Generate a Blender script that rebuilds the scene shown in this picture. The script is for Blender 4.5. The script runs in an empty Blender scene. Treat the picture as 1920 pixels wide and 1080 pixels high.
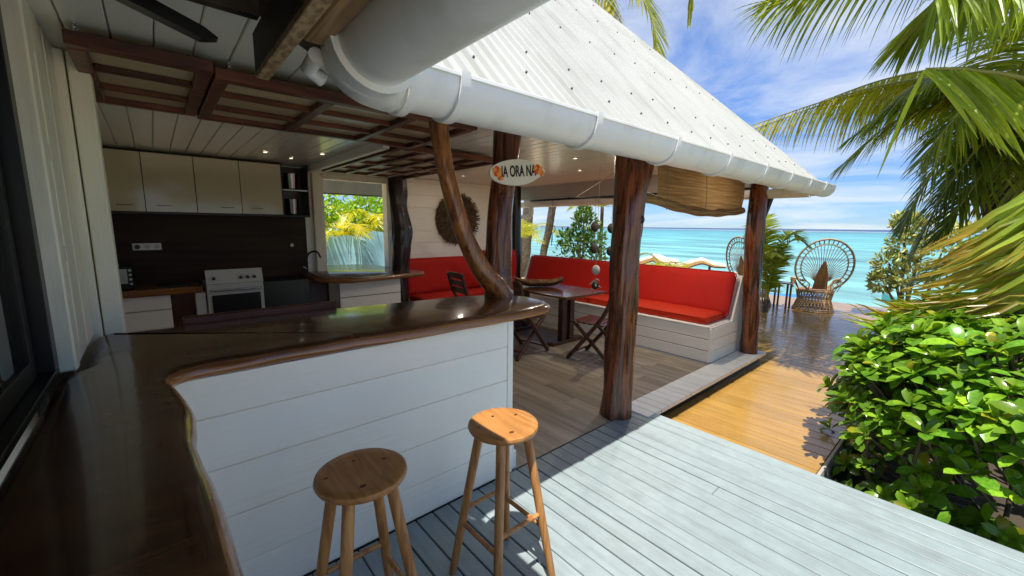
import bpy, math, random
from mathutils import Vector, Matrix, noise, Quaternion
R = math.radians
rnd = random.Random(7)
scene = bpy.context.scene
C = scene.collection

# ---------------------------------------------------------------- camera
cam_d = bpy.data.cameras.new('camera')
cam_d.sensor_width = 36.0
cam_d.lens = 766.474 / 1920 * 36
cam_d.clip_start = 0.05
cam_d.clip_end = 30000
cam = bpy.data.objects.new('camera', cam_d)
C.objects.link(cam)
AX = Vector((0.75460834, -0.09072258, 0.64987357))
AY = Vector((-0.6560876, -0.12052572, 0.7449984))
AX.normalize(); AY = (AY - AX * AX.dot(AY)).normalized()
AZ = AX.cross(AY)
right = Vector((AX[0], AY[0], AZ[0])); down = Vector((AX[1], AY[1], AZ[1])); fwd = Vector((AX[2], AY[2], AZ[2]))
m = Matrix.Identity(4)
for i in range(3):
    m[i][0] = right[i]; m[i][1] = -down[i]; m[i][2] = -fwd[i]
m[2][3] = 1.62
cam.matrix_world = m
scene.camera = cam

# ---------------------------------------------------------------- sky and sun
SUN = Vector((-0.30, -0.247, 1.0)).normalized()
world = bpy.data.worlds.new('World'); scene.world = world; world.use_nodes = True
wn = world.node_tree.nodes; wl = world.node_tree.links; wn.clear()
wo = wn.new('ShaderNodeOutputWorld'); bg = wn.new('ShaderNodeBackground')
sky = wn.new('ShaderNodeTexSky'); sky.sky_type = 'NISHITA'; sky.sun_disc = False
sky.sun_elevation = math.asin(SUN.z); sky.sun_rotation = math.atan2(SUN.x, SUN.y)
sky.air_density = 0.75; sky.dust_density = 0.0; sky.ozone_density = 3.5
tcw = wn.new('ShaderNodeTexCoord')
sep = wn.new('ShaderNodeSeparateXYZ'); wl.new(tcw.outputs['Generated'], sep.inputs[0])
mz = wn.new('ShaderNodeMath'); mz.operation = 'ADD'; mz.inputs[1].default_value = 0.16; wl.new(sep.outputs['Z'], mz.inputs[0])
mzc = wn.new('ShaderNodeMath'); mzc.operation = 'MAXIMUM'; mzc.inputs[1].default_value = 0.08; wl.new(mz.outputs[0], mzc.inputs[0])
dv = wn.new('ShaderNodeVectorMath'); dv.operation = 'DIVIDE'; wl.new(tcw.outputs['Generated'], dv.inputs[0])
cmb = wn.new('ShaderNodeCombineXYZ')
for k in range(3): wl.new(mzc.outputs[0], cmb.inputs[k])
wl.new(cmb.outputs[0], dv.inputs[1])
mp = wn.new('ShaderNodeMapping'); mp.inputs['Scale'].default_value = (1.0, 0.75, 1.0); mp.inputs['Rotation'].default_value = (0, 0, R(25)); mp.inputs['Location'].default_value = (0.3, 1.7, 0)
wl.new(dv.outputs[0], mp.inputs[0])
n1 = wn.new('ShaderNodeTexNoise'); n1.inputs['Scale'].default_value = 1.3; n1.inputs['Detail'].default_value = 9; n1.inputs['Roughness'].default_value = 0.62; n1.inputs['Distortion'].default_value = 0.5
wl.new(mp.outputs[0], n1.inputs['Vector'])
cr = wn.new('ShaderNodeValToRGB'); cr.color_ramp.elements[0].position = 0.40; cr.color_ramp.elements[1].position = 0.68
cr.color_ramp.elements[1].color = (0.75, 0.75, 0.75, 1)
wl.new(n1.outputs['Fac'], cr.inputs[0])
mixc = wn.new('ShaderNodeMix'); mixc.data_type = 'RGBA'; mixc.inputs[7].default_value = (3.9, 4.1, 4.3, 1)
tint = wn.new('ShaderNodeMix'); tint.data_type = 'RGBA'; tint.blend_type = 'MULTIPLY'; tint.inputs[0].default_value = 1.0; tint.inputs[7].default_value = (0.60, 0.72, 0.86, 1)
wl.new(sky.outputs[0], tint.inputs[6])
ht = wn.new('ShaderNodeMapRange'); ht.inputs[1].default_value = 0.0; ht.inputs[2].default_value = 0.35; wl.new(sep.outputs['Z'], ht.inputs[0])
hm = wn.new('ShaderNodeMix'); hm.data_type = 'RGBA'; hm.inputs[6].default_value = (0.28, 0.37, 0.52, 1); hm.inputs[7].default_value = (0.62, 0.76, 0.96, 1)
wl.new(ht.outputs[0], hm.inputs[0]); wl.new(hm.outputs[2], tint.inputs[7])
wl.new(cr.outputs[0], mixc.inputs[0]); wl.new(tint.outputs[2], mixc.inputs[6])
wl.new(mixc.outputs[2], bg.inputs[0]); bg.inputs[1].default_value = 0.088
wl.new(bg.outputs[0], wo.inputs[0])

sun_d = bpy.data.lights.new('sun', 'SUN'); sun_d.energy = 2.9; sun_d.angle = R(0.5); sun_d.color = (1.0, 0.94, 0.84)
sun = bpy.data.objects.new('sun', sun_d); C.objects.link(sun)
sun.rotation_euler = SUN.to_track_quat('Z', 'Y').to_euler()
sun.location = (-5, -4, 15)

scene.view_settings.view_transform = 'Standard'; scene.view_settings.look = 'None'
scene.view_settings.gamma = 1.0; scene.view_settings.use_curve_mapping = False
scene.view_settings.exposure = 1.45
scene.render.engine = 'CYCLES'
scene.cycles.use_denoising = True
scene.cycles.max_bounces = 12; scene.cycles.diffuse_bounces = 8; scene.cycles.transparent_max_bounces = 12
scene.cycles.caustics_reflective = False; scene.cycles.caustics_refractive = False

# ---------------------------------------------------------------- materials
def mat(name, col, rough=0.5, spec=0.5, metal=0.0, coat=0.0, col2=None, gscale=None, gfac=(0.35, 0.65), var=0.0, vscale=3.0,
        rand=0.0, bump=0.0, bscale=None, transl=0.0, tcol=None, attr=False, gdetail=6, gdist=0.0, rvar=0.0, emit=None):
    """col/col2 mixed by stretched noise (grain), var = large mottling, rand = per object value shift, transl = translucency share"""
    M = bpy.data.materials.new(name); M.use_nodes = True
    N = M.node_tree.nodes; L = M.node_tree.links; N.clear()
    out = N.new('ShaderNodeOutputMaterial'); P = N.new('ShaderNodeBsdfPrincipled')
    P.inputs['Roughness'].default_value = rough; P.inputs['Metallic'].default_value = metal
    P.inputs['Specular IOR Level'].default_value = spec; P.inputs['Coat Weight'].default_value = coat; P.inputs['Coat Roughness'].default_value = 0.08
    tc = N.new('ShaderNodeTexCoord'); oi = N.new('ShaderNodeObjectInfo')
    sc = N.new('ShaderNodeMath'); sc.operation = 'MULTIPLY'; sc.inputs[1].default_value = 37.0; L.new(oi.outputs['Random'], sc.inputs[0])
    av = N.new('ShaderNodeVectorMath'); av.operation = 'ADD'; L.new(tc.outputs['Object'], av.inputs[0]); L.new(sc.outputs[0], av.inputs[1])
    vec = av.outputs[0]
    c = N.new('ShaderNodeRGB'); c.outputs[0].default_value = (*col, 1); cs = c.outputs[0]
    g = None
    if gscale:
        mpn = N.new('ShaderNodeMapping'); mpn.inputs['Scale'].default_value = gscale; L.new(vec, mpn.inputs[0])
        g = N.new('ShaderNodeTexNoise'); g.inputs['Scale'].default_value = 1.0; g.inputs['Detail'].default_value = gdetail; g.inputs['Distortion'].default_value = gdist
        L.new(mpn.outputs[0], g.inputs['Vector'])
    if col2 and g:
        mr = N.new('ShaderNodeMapRange'); mr.inputs[1].default_value = gfac[0]; mr.inputs[2].default_value = gfac[1]; L.new(g.outputs['Fac'], mr.inputs[0])
        mx = N.new('ShaderNodeMix'); mx.data_type = 'RGBA'; L.new(mr.outputs[0], mx.inputs[0]); L.new(cs, mx.inputs[6]); mx.inputs[7].default_value = (*col2, 1); cs = mx.outputs[2]
    if attr:
        at = N.new('ShaderNodeAttribute'); at.attribute_name = 'tint'
        mx = N.new('ShaderNodeMix'); mx.data_type = 'RGBA'; mx.blend_type = 'MULTIPLY'; mx.inputs[0].default_value = 1.0
        L.new(cs, mx.inputs[6]); L.new(at.outputs['Color'], mx.inputs[7]); cs = mx.outputs[2]
    hv = None
    if var or rand:
        hv = N.new('ShaderNodeHueSaturation'); L.new(cs, hv.inputs['Color']); cs = hv.outputs[0]
        val = N.new('ShaderNodeMath'); val.operation = 'ADD'; val.inputs[0].default_value = 1.0; val.inputs[1].default_value = 0.0
        last = val.outputs[0]
        if var:
            vn = N.new('ShaderNodeTexNoise'); vn.inputs['Scale'].default_value = vscale; vn.inputs['Detail'].default_value = 5; L.new(vec, vn.inputs['Vector'])
            m2 = N.new('ShaderNodeMapRange'); m2.inputs[1].default_value = 0.25; m2.inputs[2].default_value = 0.75; m2.inputs[3].default_value = -var; m2.inputs[4].default_value = var; L.new(vn.outputs['Fac'], m2.inputs[0])
            L.new(m2.outputs[0], val.inputs[1])
        if rand:
            m3 = N.new('ShaderNodeMapRange'); m3.inputs[3].default_value = -rand; m3.inputs[4].default_value = rand; L.new(oi.outputs['Random'], m3.inputs[0])
            a2 = N.new('ShaderNodeMath'); a2.operation = 'ADD'; L.new(last, a2.inputs[0]); L.new(m3.outputs[0], a2.inputs[1]); last = a2.outputs[0]
        L.new(last, hv.inputs['Value'])
    L.new(cs, P.inputs['Base Color'])
    if rvar:
        rn = N.new('ShaderNodeTexNoise'); rn.inputs['Scale'].default_value = 4.0; rn.inputs['Detail'].default_value = 4; L.new(vec, rn.inputs['Vector'])
        m4 = N.new('ShaderNodeMapRange'); m4.inputs[1].default_value = 0.3; m4.inputs[2].default_value = 0.7; m4.inputs[3].default_value = max(rough - rvar, 0.02); m4.inputs[4].default_value = rough + rvar
        L.new(rn.outputs['Fac'], m4.inputs[0]); L.new(m4.outputs[0], P.inputs['Roughness'])
    if bump:
        if bscale:
            mb = N.new('ShaderNodeMapping'); mb.inputs['Scale'].default_value = bscale; L.new(vec, mb.inputs[0])
            bt = N.new('ShaderNodeTexNoise'); bt.inputs['Scale'].default_value = 1.0; bt.inputs['Detail'].default_value = 5; L.new(mb.outputs[0], bt.inputs['Vector']); src = bt.outputs['Fac']
        else:
            src = g.outputs['Fac']
        bn = N.new('ShaderNodeBump'); bn.inputs['Strength'].default_value = bump; bn.inputs['Distance'].default_value = 0.01; L.new(src, bn.inputs['Height']); L.new(bn.outputs[0], P.inputs['Normal'])
        if coat: L.new(bn.outputs[0], P.inputs['Coat Normal'])
    if emit:
        P.inputs['Emission Color'].default_value = (*emit[0], 1); P.inputs['Emission Strength'].default_value = emit[1]
    if transl:
        T = N.new('ShaderNodeBsdfTranslucent'); ms = N.new('ShaderNodeMixShader'); ms.inputs[0].default_value = transl
        if tcol:
            mx = N.new('ShaderNodeMix'); mx.data_type = 'RGBA'; mx.blend_type = 'MULTIPLY'; mx.inputs[0].default_value = 1.0; L.new(cs, mx.inputs[6]); mx.inputs[7].default_value = (*tcol, 1); L.new(mx.outputs[2], T.inputs[0])
        else: L.new(cs, T.inputs[0])
        L.new(P.outputs[0], ms.inputs[1]); L.new(T.outputs[0], ms.inputs[2]); L.new(ms.outputs[0], out.inputs[0])
    else:
        L.new(P.outputs[0], out.inputs[0])
    return M

def glass_mat(name, col=(0.9, 0.95, 0.95)):
    M = bpy.data.materials.new(name); M.use_nodes = True; N = M.node_tree.nodes; L = M.node_tree.links; N.clear()
    out = N.new('ShaderNodeOutputMaterial'); t = N.new('ShaderNodeBsdfTransparent'); t.inputs[0].default_value = (*col, 1)
    g = N.new('ShaderNodeBsdfGlossy'); g.inputs['Roughness'].default_value = 0.02; f = N.new('ShaderNodeFresnel'); f.inputs[0].default_value = 1.45
    mx = N.new('ShaderNodeMixShader'); L.new(f.outputs[0], mx.inputs[0]); L.new(t.outputs[0], mx.inputs[1]); L.new(g.outputs[0], mx.inputs[2]); L.new(mx.outputs[0], out.inputs[0])
    return M

MT = {}
MT['siding'] = mat('white_siding_paint', (0.92, 0.89, 0.80), 0.42, var=0.04, vscale=2.0, bump=0.35, bscale=(2.5, 30, 45), rand=0.015)
MT['white'] = mat('white_paint', (0.84, 0.83, 0.77), 0.45, var=0.05, vscale=5, bump=0.12, bscale=(20, 20, 20))
MT['oldwhite'] = mat('worn_white_paint', (0.86, 0.83, 0.70), 0.5, col2=(0.70, 0.66, 0.52), gscale=(9, 9, 1.2), gfac=(0.5, 0.85), var=0.06, bump=0.4, bscale=(30, 30, 3))
MT['pvc'] = mat('gutter_pvc', (0.80, 0.81, 0.79), 0.32, col2=(0.52, 0.51, 0.45), gscale=(5, 5, 1.5), gfac=(0.52, 0.85), var=0.03, gdetail=8)
MT['collar'] = mat('gutter_collar_pvc', (0.78, 0.79, 0.77), 0.35, var=0.03)
MT['roof'] = mat('white_roof_metal', (0.40, 0.415, 0.395), 0.5, col2=(0.29, 0.31, 0.28), gscale=(7, 1.3, 1.3), gfac=(0.48, 0.8), var=0.07, vscale=2.5, gdetail=9)
MT['screw'] = mat('dark_screw', (0.13, 0.13, 0.13), 0.6)
MT['counter'] = mat('varnished_dark_counter', (0.055, 0.020, 0.008), 0.24, coat=0.45, col2=(0.15, 0.056, 0.018), gscale=(1.2, 14, 8), gfac=(0.4, 0.75), rvar=0.06, bump=0.02, bscale=(3, 12, 4))
MT['liveedge'] = mat('varnished_live_edge', (0.34, 0.135, 0.036), 0.25, coat=0.6, col2=(0.14, 0.048, 0.014), gscale=(3, 5, 40), gfac=(0.35, 0.7), var=0.12, bump=0.25, bscale=(8, 8, 30))
MT['post'] = mat('varnished_trunk', (0.20, 0.058, 0.020), 0.30, coat=0.3, col2=(0.045, 0.012, 0.006), gscale=(26, 26, 2.2), gfac=(0.42, 0.60), var=0.35, vscale=3.5, bump=0.9, bscale=(34, 34, 4), rvar=0.14, gdist=1.2)
MT['branch'] = mat('varnished_branch', (0.36, 0.14, 0.036), 0.30, coat=0.35, col2=(0.12, 0.036, 0.011), gscale=(24, 24, 4), gfac=(0.40, 0.62), var=0.3, vscale=4, bump=0.7, bscale=(30, 30, 6), gdist=1.2)
MT['darkpost'] = mat('dark_trunk', (0.030, 0.012, 0.006), 0.35, coat=0.3, col2=(0.014, 0.006, 0.004), gscale=(9, 9, 1.5), bump=0.3, bscale=(20, 20, 3))
MT['pine'] = mat('pine_seat', (0.42, 0.19, 0.052), 0.42, col2=(0.27, 0.105, 0.026), gscale=(34, 3.0, 34), gfac=(0.42, 0.68), var=0.10, vscale=8, gdist=0.8, bump=0.1, rand=0.04)
MT['pineleg'] = mat('pine_leg', (0.47, 0.225, 0.07), 0.4, col2=(0.27, 0.105, 0.027), gscale=(40, 40, 2.2), gfac=(0.42, 0.66), var=0.08, gdist=0.9, bump=0.1, rand=0.06)
MT['knot'] = mat('pine_knot', (0.10, 0.035, 0.012), 0.5)
MT['deck'] = mat('grey_deck_paint', (0.25, 0.308, 0.325), 0.45, col2=(0.20, 0.238, 0.246), gscale=(30, 2.2, 10), gfac=(0.46, 0.80), var=0.10, vscale=11, rand=0.05, bump=0.3, bscale=(40, 3, 10))
MT['ochre'] = mat('varnished_ochre_deck', (0.335, 0.195, 0.048), 0.24, coat=0.3, col2=(0.27, 0.145, 0.032), gscale=(20, 1.5, 10), gfac=(0.4, 0.8), var=0.10, vscale=3, rand=0.09, bump=0.08, bscale=(20, 2, 10), rvar=0.08)
MT['step'] = mat('white_step_paint', (0.74, 0.75, 0.73), 0.45, col2=(0.60, 0.60, 0.57), gscale=(20, 3, 10), gfac=(0.5, 0.85), rand=0.04, bump=0.15)
MT['floor'] = mat('vinyl_floor', (0.33, 0.285, 0.22), 0.42, col2=(0.18, 0.15, 0.11), gscale=(16, 1.0, 6), gfac=(0.35, 0.68), var=0.1, vscale=1.5, rand=0.12, bump=0.05, bscale=(20, 2, 10))
MT['red'] = mat('red_canvas', (0.52, 0.016, 0.008), 0.75, var=0.06, vscale=5, bump=0.12, bscale=(14, 14, 14), spec=0.3)
MT['orange'] = mat('red_orange_canvas', (0.60, 0.035, 0.008), 0.72, var=0.06, vscale=5, bump=0.2, bscale=(9, 9, 9), spec=0.3)
MT['ceil'] = mat('glossy_white_ceiling', (0.84, 0.84, 0.79), 0.18, var=0.02, rand=0.02, bump=0.02, bscale=(5, 2, 5))
MT['cab'] = mat('taupe_gloss_cabinet', (0.53, 0.475, 0.335), 0.12, var=0.015, coat=0.3)
MT['black'] = mat('black', (0.008, 0.008, 0.008), 0.3)
MT['dark'] = mat('dark_brown_laminate', (0.045, 0.026, 0.012), 0.5, spec=0.2, col2=(0.026, 0.015, 0.007), gscale=(1, 1, 14))
MT['alu'] = mat('black_aluminium', (0.012, 0.012, 0.011), 0.35, metal=0.3)
MT['steel'] = mat('steel', (0.55, 0.55, 0.53), 0.22, metal=1.0)
MT['enamel'] = mat('white_enamel', (0.62, 0.62, 0.58), 0.3)
MT['shutter'] = mat('shutter_wood', (0.19, 0.055, 0.024), 0.4, col2=(0.055, 0.016, 0.009), gscale=(3, 20, 20), var=0.1, rand=0.1)
MT['ply'] = mat('shutter_ply', (0.62, 0.52, 0.34), 0.3, col2=(0.52, 0.42, 0.26), gscale=(3, 14, 8), var=0.06, rand=0.05)
MT['pinebeam'] = mat('rough_pine_beam', (0.40, 0.24, 0.11), 0.6, col2=(0.20, 0.10, 0.04), gscale=(26, 2.4, 26), gfac=(0.4, 0.66), gdist=1.2, bump=0.3)
MT['darkbeam'] = mat('dark_old_beam', (0.075, 0.055, 0.032), 0.7, col2=(0.035, 0.025, 0.015), gscale=(12, 3, 12), var=0.2, bump=0.4)
MT['osb'] = mat('chipboard_edge', (0.45, 0.32, 0.17), 0.7, col2=(0.24, 0.15, 0.07), gscale=(70, 30, 70), gfac=(0.4, 0.6), bump=0.4)
MT['bamboo'] = mat('bamboo_blind', (0.33, 0.215, 0.10), 0.6, col2=(0.17, 0.095, 0.035), gscale=(2.5, 2.5, 90), gfac=(0.35, 0.65), transl=0.38, bump=0.5, var=0.12, vscale=2)
MT['bambooroll'] = mat('bamboo_roll', (0.30, 0.185, 0.075), 0.6, col2=(0.13, 0.07, 0.026), gscale=(2.0, 70, 70), gfac=(0.4, 0.6), bump=0.8, var=0.15, vscale=2)
MT['rattan'] = mat('rattan_cane', (0.50, 0.31, 0.13), 0.45, var=0.2, vscale=12)
MT['rattandark'] = mat('weathered_rattan', (0.30, 0.22, 0.135), 0.5, var=0.25, vscale=12)
MT['weave'] = mat('brown_weave', (0.26, 0.13, 0.045), 0.6, col2=(0.15, 0.07, 0.022), gscale=(60, 60, 20), bump=0.3)
MT['teak'] = mat('dark_teak', (0.085, 0.027, 0.012), 0.3, coat=0.3, col2=(0.04, 0.013, 0.007), gscale=(10, 10, 4), var=0.1)
MT['bowl'] = mat('carved_bowl', (0.26, 0.14, 0.06), 0.4, col2=(0.06, 0.028, 0.012), gscale=(20, 20, 20), bump=0.3)
MT['raffia'] = mat('dark_raffia', (0.15, 0.08, 0.04), 0.8, col2=(0.04, 0.022, 0.012), gscale=(14, 14, 14), rand=0.25, var=0.2)
MT['leaf'] = mat('glossy_leaf', (0.125, 0.285, 0.022), 0.22, col2=(0.22, 0.42, 0.034), gscale=(9, 9, 9), var=0.15, vscale=6, rand=0.30, transl=0.28, tcol=(1.5, 1.5, 0.5), attr=True, bump=0.08, bscale=(40, 40, 40))
MT['stem'] = mat('shrub_stem', (0.09, 0.07, 0.035), 0.7)
MT['frond'] = mat('palm_leaflet', (0.13, 0.19, 0.022), 0.33, transl=0.52, tcol=(2.1, 1.9, 0.55), attr=True, var=0.15, vscale=3, col2=(0.16, 0.20, 0.03), gscale=(3, 3, 3))
MT['rachis'] = mat('palm_rachis', (0.30, 0.29, 0.06), 0.4, var=0.15)
MT['palmtrunk'] = mat('palm_trunk', (0.13, 0.11, 0.08), 0.85, col2=(0.06, 0.045, 0.03), gscale=(10, 10, 14), bump=0.6, var=0.2)
MT['fibre'] = mat('palm_fibre', (0.14, 0.085, 0.042), 0.9, col2=(0.05, 0.034, 0.018), gscale=(30, 30, 5), bump=0.6, attr=True)
MT['bushleaf'] = mat('bush_leaf', (0.075, 0.17, 0.03), 0.4, transl=0.3, attr=True, var=0.2, tcol=(1.4, 1.4, 0.6))
MT['paleleaf'] = mat('pale_leaf', (0.26, 0.32, 0.12), 0.45, transl=0.25, attr=True, var=0.2)
MT['bark'] = mat('grey_bark', (0.16, 0.13, 0.10), 0.8, bump=0.5, bscale=(20, 20, 8), var=0.2)
MT['sand'] = mat('pale_sand', (0.56, 0.42, 0.26), 0.9, var=0.08, vscale=0.8, bump=0.4, bscale=(6, 6, 6))
MT['soil'] = mat('dark_soil', (0.05, 0.038, 0.024), 0.95, var=0.3, bump=0.6, bscale=(12, 12, 12))
MT['tarp'] = mat('blue_tarp', (0.30, 0.56, 0.64), 0.5, var=0.2, vscale=3, bump=0.6, bscale=(4, 4, 4))
MT['blue'] = mat('blue_plastic', (0.03, 0.22, 0.62), 0.35)
MT['navy'] = mat('navy_plastic', (0.012, 0.04, 0.10), 0.4)
MT['teal'] = mat('teal_hull', (0.22, 0.50, 0.48), 0.35)
MT['cushion'] = mat('white_cushion', (0.75, 0.73, 0.68), 0.8)
MT['chipped'] = mat('raw_concrete', (0.34, 0.33, 0.30), 0.85, var=0.2, vscale=8, bump=0.3, bscale=(20, 20, 20))
MT['curtain'] = mat('grey_curtain', (0.34, 0.34, 0.27), 0.9, var=0.05)
MT['lamp'] = mat('downlight_lens', (0.9, 0.9, 0.85), 0.3, emit=((1.0, 0.86, 0.62), 1.6))
MT['signwhite'] = mat('sign_white', (0.80, 0.79, 0.74), 0.35)
MT['ink'] = mat('sign_ink', (0.012, 0.011, 0.010), 0.5)
MT['flower'] = mat('sign_flower', (0.75, 0.10, 0.02), 0.5)
MT['flower2'] = mat('sign_flower_light', (0.85, 0.38, 0.08), 0.5)
MT['shell'] = mat('shell', (0.48, 0.47, 0.44), 0.4, var=0.25, vscale=20)
MT['coco'] = mat('coconut_shell', (0.03, 0.022, 0.018), 0.6, bump=0.5, bscale=(40, 40, 40))
MT['string'] = mat('string', (0.20, 0.17, 0.13), 0.8)
MT['glass'] = glass_mat('clear_glass', (0.80, 0.84, 0.82))

# ---------------------------------------------------------------- mesh helpers
class MB:
    def __init__(s): s.v = []; s.f = []; s.m = []; s.t = []
    def add(s, vs, fs, m=0, tint=(1, 1, 1)):
        o = len(s.v); s.v += [tuple(p) for p in vs]; s.t += [tint] * len(vs)
        for f in fs: s.f.append(tuple(i + o for i in f)); s.m.append(m)
    def box(s, x0, x1, y0, y1, z0, z1, c=0.0, m=0, mtx=None):
        cx, cy, cz = (x0 + x1) / 2, (y0 + y1) / 2, (z0 + z1) / 2; a, b, d = abs(x1 - x0) / 2, abs(y1 - y0) / 2, abs(z1 - z0) / 2
        c = min(c, a * .45, b * .45, d * .45); V = []; idx = {}
        if c <= 0:
            for sx in (-1, 1):
                for sy in (-1, 1):
                    for sz in (-1, 1): idx[sx, sy, sz] = len(V); V.append(Vector((sx * a, sy * b, sz * d)))
            F = []
            for ax in range(3):
                for sg in (-1, 1):
                    q = []
                    for u, w in ((-1, -1), (1, -1), (1, 1), (-1, 1)):
                        k = [0, 0, 0]; k[ax] = sg; k[(ax + 1) % 3] = u; k[(ax + 2) % 3] = w; q.append(idx[tuple(k)])
                    F.append(q)
        else:
            for sx in (-1, 1):
                for sy in (-1, 1):
                    for sz in (-1, 1):
                        for ax in range(3):
                            p = [sx * (a - c), sy * (b - c), sz * (d - c)]; p[ax] = (sx * a, sy * b, sz * d)[ax]
                            idx[sx, sy, sz, ax] = len(V); V.append(Vector(p))
            F = []
            for ax in range(3):
                for sg in (-1, 1):
                    q = []
                    for u, w in ((-1, -1), (1, -1), (1, 1), (-1, 1)):
                        k = [0, 0, 0]; k[ax] = sg; k[(ax + 1) % 3] = u; k[(ax + 2) % 3] = w; q.append(idx[(*k, ax)])
                    F.append(q)
            for ax in range(3):
                b1, b2 = (ax + 1) % 3, (ax + 2) % 3
                for u in (-1, 1):
                    for w in (-1, 1):
                        k1 = [0, 0, 0]; k1[ax] = -1; k1[b1] = u; k1[b2] = w; k2 = list(k1); k2[ax] = 1
                        F.append([idx[(*k1, b1)], idx[(*k2, b1)], idx[(*k2, b2)], idx[(*k1, b2)]])
            for sx in (-1, 1):
                for sy in (-1, 1):
                    for sz in (-1, 1): F.append([idx[sx, sy, sz, 0], idx[sx, sy, sz, 1], idx[sx, sy, sz, 2]])
        out = []
        for q in F:
            p = [V[i] for i in q]; n = (p[1] - p[0]).cross(p[2] - p[0]); ce = sum(p, Vector()) / len(p)
            out.append(q if n.dot(ce) > 0 else q[::-1])
        W = [p + Vector((cx, cy, cz)) for p in V]
        if mtx: W = [mtx @ p for p in W]
        s.add(W, out, m); return s
    def tube(s, pts, rad, n=8, m=0, caps=True, tint=(1, 1, 1), squash=None, lump=0.0, seed=0):
        pts = [Vector(p) for p in pts]; k = len(pts)
        if not hasattr(rad, '__len__'): rad = [rad] * k
        T = []
        for i in range(k):
            d = pts[min(i + 1, k - 1)] - pts[max(i - 1, 0)]; T.append(d.normalized() if d.length > 1e-9 else Vector((0, 0, 1)))
        u = T[0].orthogonal().normalized(); V = []
        for i in range(k):
            u = (u - T[i] * u.dot(T[i])); u = u.normalized() if u.length > 1e-6 else T[i].orthogonal().normalized()
            w = T[i].cross(u)
            for j in range(n):
                a = 2 * math.pi * j / n; r = rad[i]
                o = u * math.cos(a) + w * math.sin(a)
                if lump: r *= 1 + lump * noise.noise(Vector((math.cos(a) * 1.2 + seed, math.sin(a) * 1.2, pts[i].z * 2.2 + seed))) + lump * 0.5 * noise.noise(Vector((math.cos(a) * 3.4 + seed, math.sin(a) * 3.4, pts[i].z * 1.4))) + lump * 0.22 * noise.noise(Vector((math.cos(a) * 8 + seed, math.sin(a) * 8, pts[i].z * 5)))
                V.append(pts[i] + o * r)
        F = []
        for i in range(k - 1):
            for j in range(n):
                j2 = (j + 1) % n; F.append((i * n + j, i * n + j2, (i + 1) * n + j2, (i + 1) * n + j))
        if caps: F.append(tuple(range(n))[::-1]); F.append(tuple((k - 1) * n + j for j in range(n)))
        s.add(V, F, m, tint); return s
    def lathe(s, prof, n=16, loc=(0, 0, 0), m=0, cap=True):
        V = []; F = []
        for r, z in prof:
            for j in range(n):
                a = 2 * math.pi * j / n; V.append((loc[0] + r * math.cos(a), loc[1] + r * math.sin(a), loc[2] + z))
        for i in range(len(prof) - 1):
            for j in range(n):
                j2 = (j + 1) % n; F.append((i * n + j, i * n + j2, (i + 1) * n + j2, (i + 1) * n + j))
        if cap: F.append(tuple(range(n))[::-1]); F.append(tuple((len(prof) - 1) * n + j for j in range(n)))
        s.add(V, F, m); return s
    def prism(s, poly, axis, a0, a1, m=0):
        """extrude a 2-D polygon along axis (0,1,2)"""
        def mk(p, a):
            if axis == 0: return (a, p[0], p[1])
            if axis == 1: return (p[0], a, p[1])
            return (p[0], p[1], a)
        k = len(poly); V = [mk(p, a0) for p in poly] + [mk(p, a1) for p in poly]
        F = [tuple(range(k)), tuple(range(k, 2 * k))[::-1]] + [(i, i + k, (i + 1) % k + k, (i + 1) % k) for i in range(k)]
        s.add(V, F, m); return s
    def mesh(s, name, mats, smooth=None):
        me = bpy.data.meshes.new(name); me.from_pydata(s.v, [], s.f)
        if not isinstance(mats, (list, tuple)): mats = [mats]
        for q in mats: me.materials.append(MT[q] if isinstance(q, str) else q)
        if len(mats) > 1: me.polygons.foreach_set('material_index', s.m)
        ca = me.color_attributes.new('tint', 'FLOAT_COLOR', 'POINT')
        buf = []
        for t in s.t: buf += [t[0], t[1], t[2], 1.0]
        ca.data.foreach_set('color', buf)
        if smooth is not None:
            me.polygons.foreach_set('use_smooth', [True] * len(me.polygons)); me.set_sharp_from_angle(angle=R(smooth))
        me.update(); return me
    def obj(s, name, mats, parent=None, smooth=None, loc=None):
        return link(name, s.mesh(name, mats, smooth), parent, loc)

def link(name, me, parent=None, loc=None, mtx=None):
    o = bpy.data.objects.new(name, me); C.objects.link(o)
    if parent is not None:
        o.parent = parent
        if 'wp' in parent: o.matrix_parent_inverse = Matrix.Translation(-Vector(parent['wp'])) if parent.get('shift') else Matrix.Identity(4)
    if loc is not None: o.location = loc
    if mtx is not None: o.matrix_basis = mtx
    return o
ROOTS = []
def thing(name, label, cat, loc=(0, 0, 0), group=None, rz=0.0):
    """Empty at the base of a thing; children are given in the thing's own coordinates"""
    o = bpy.data.objects.new(name, None); C.objects.link(o); o.empty_display_size = 0.1
    o.location = loc; o.rotation_euler = (0, 0, rz); o['label'] = label; o['category'] = cat
    if group: o['group'] = group
    return o
def wthing(name, label, cat, loc, group=None):
    """like thing() but its children are given in world coordinates"""
    o = thing(name, label, cat, loc, group); ROOTS.append((o, Vector(loc))); return o
def tag(o, label, cat, group=None):
    o['label'] = label; o['category'] = cat
    if group: o['group'] = group
    return o
def struct(o): o['kind'] = 'structure'; return o
def stuff(o): o['kind'] = 'stuff'; return o
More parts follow.
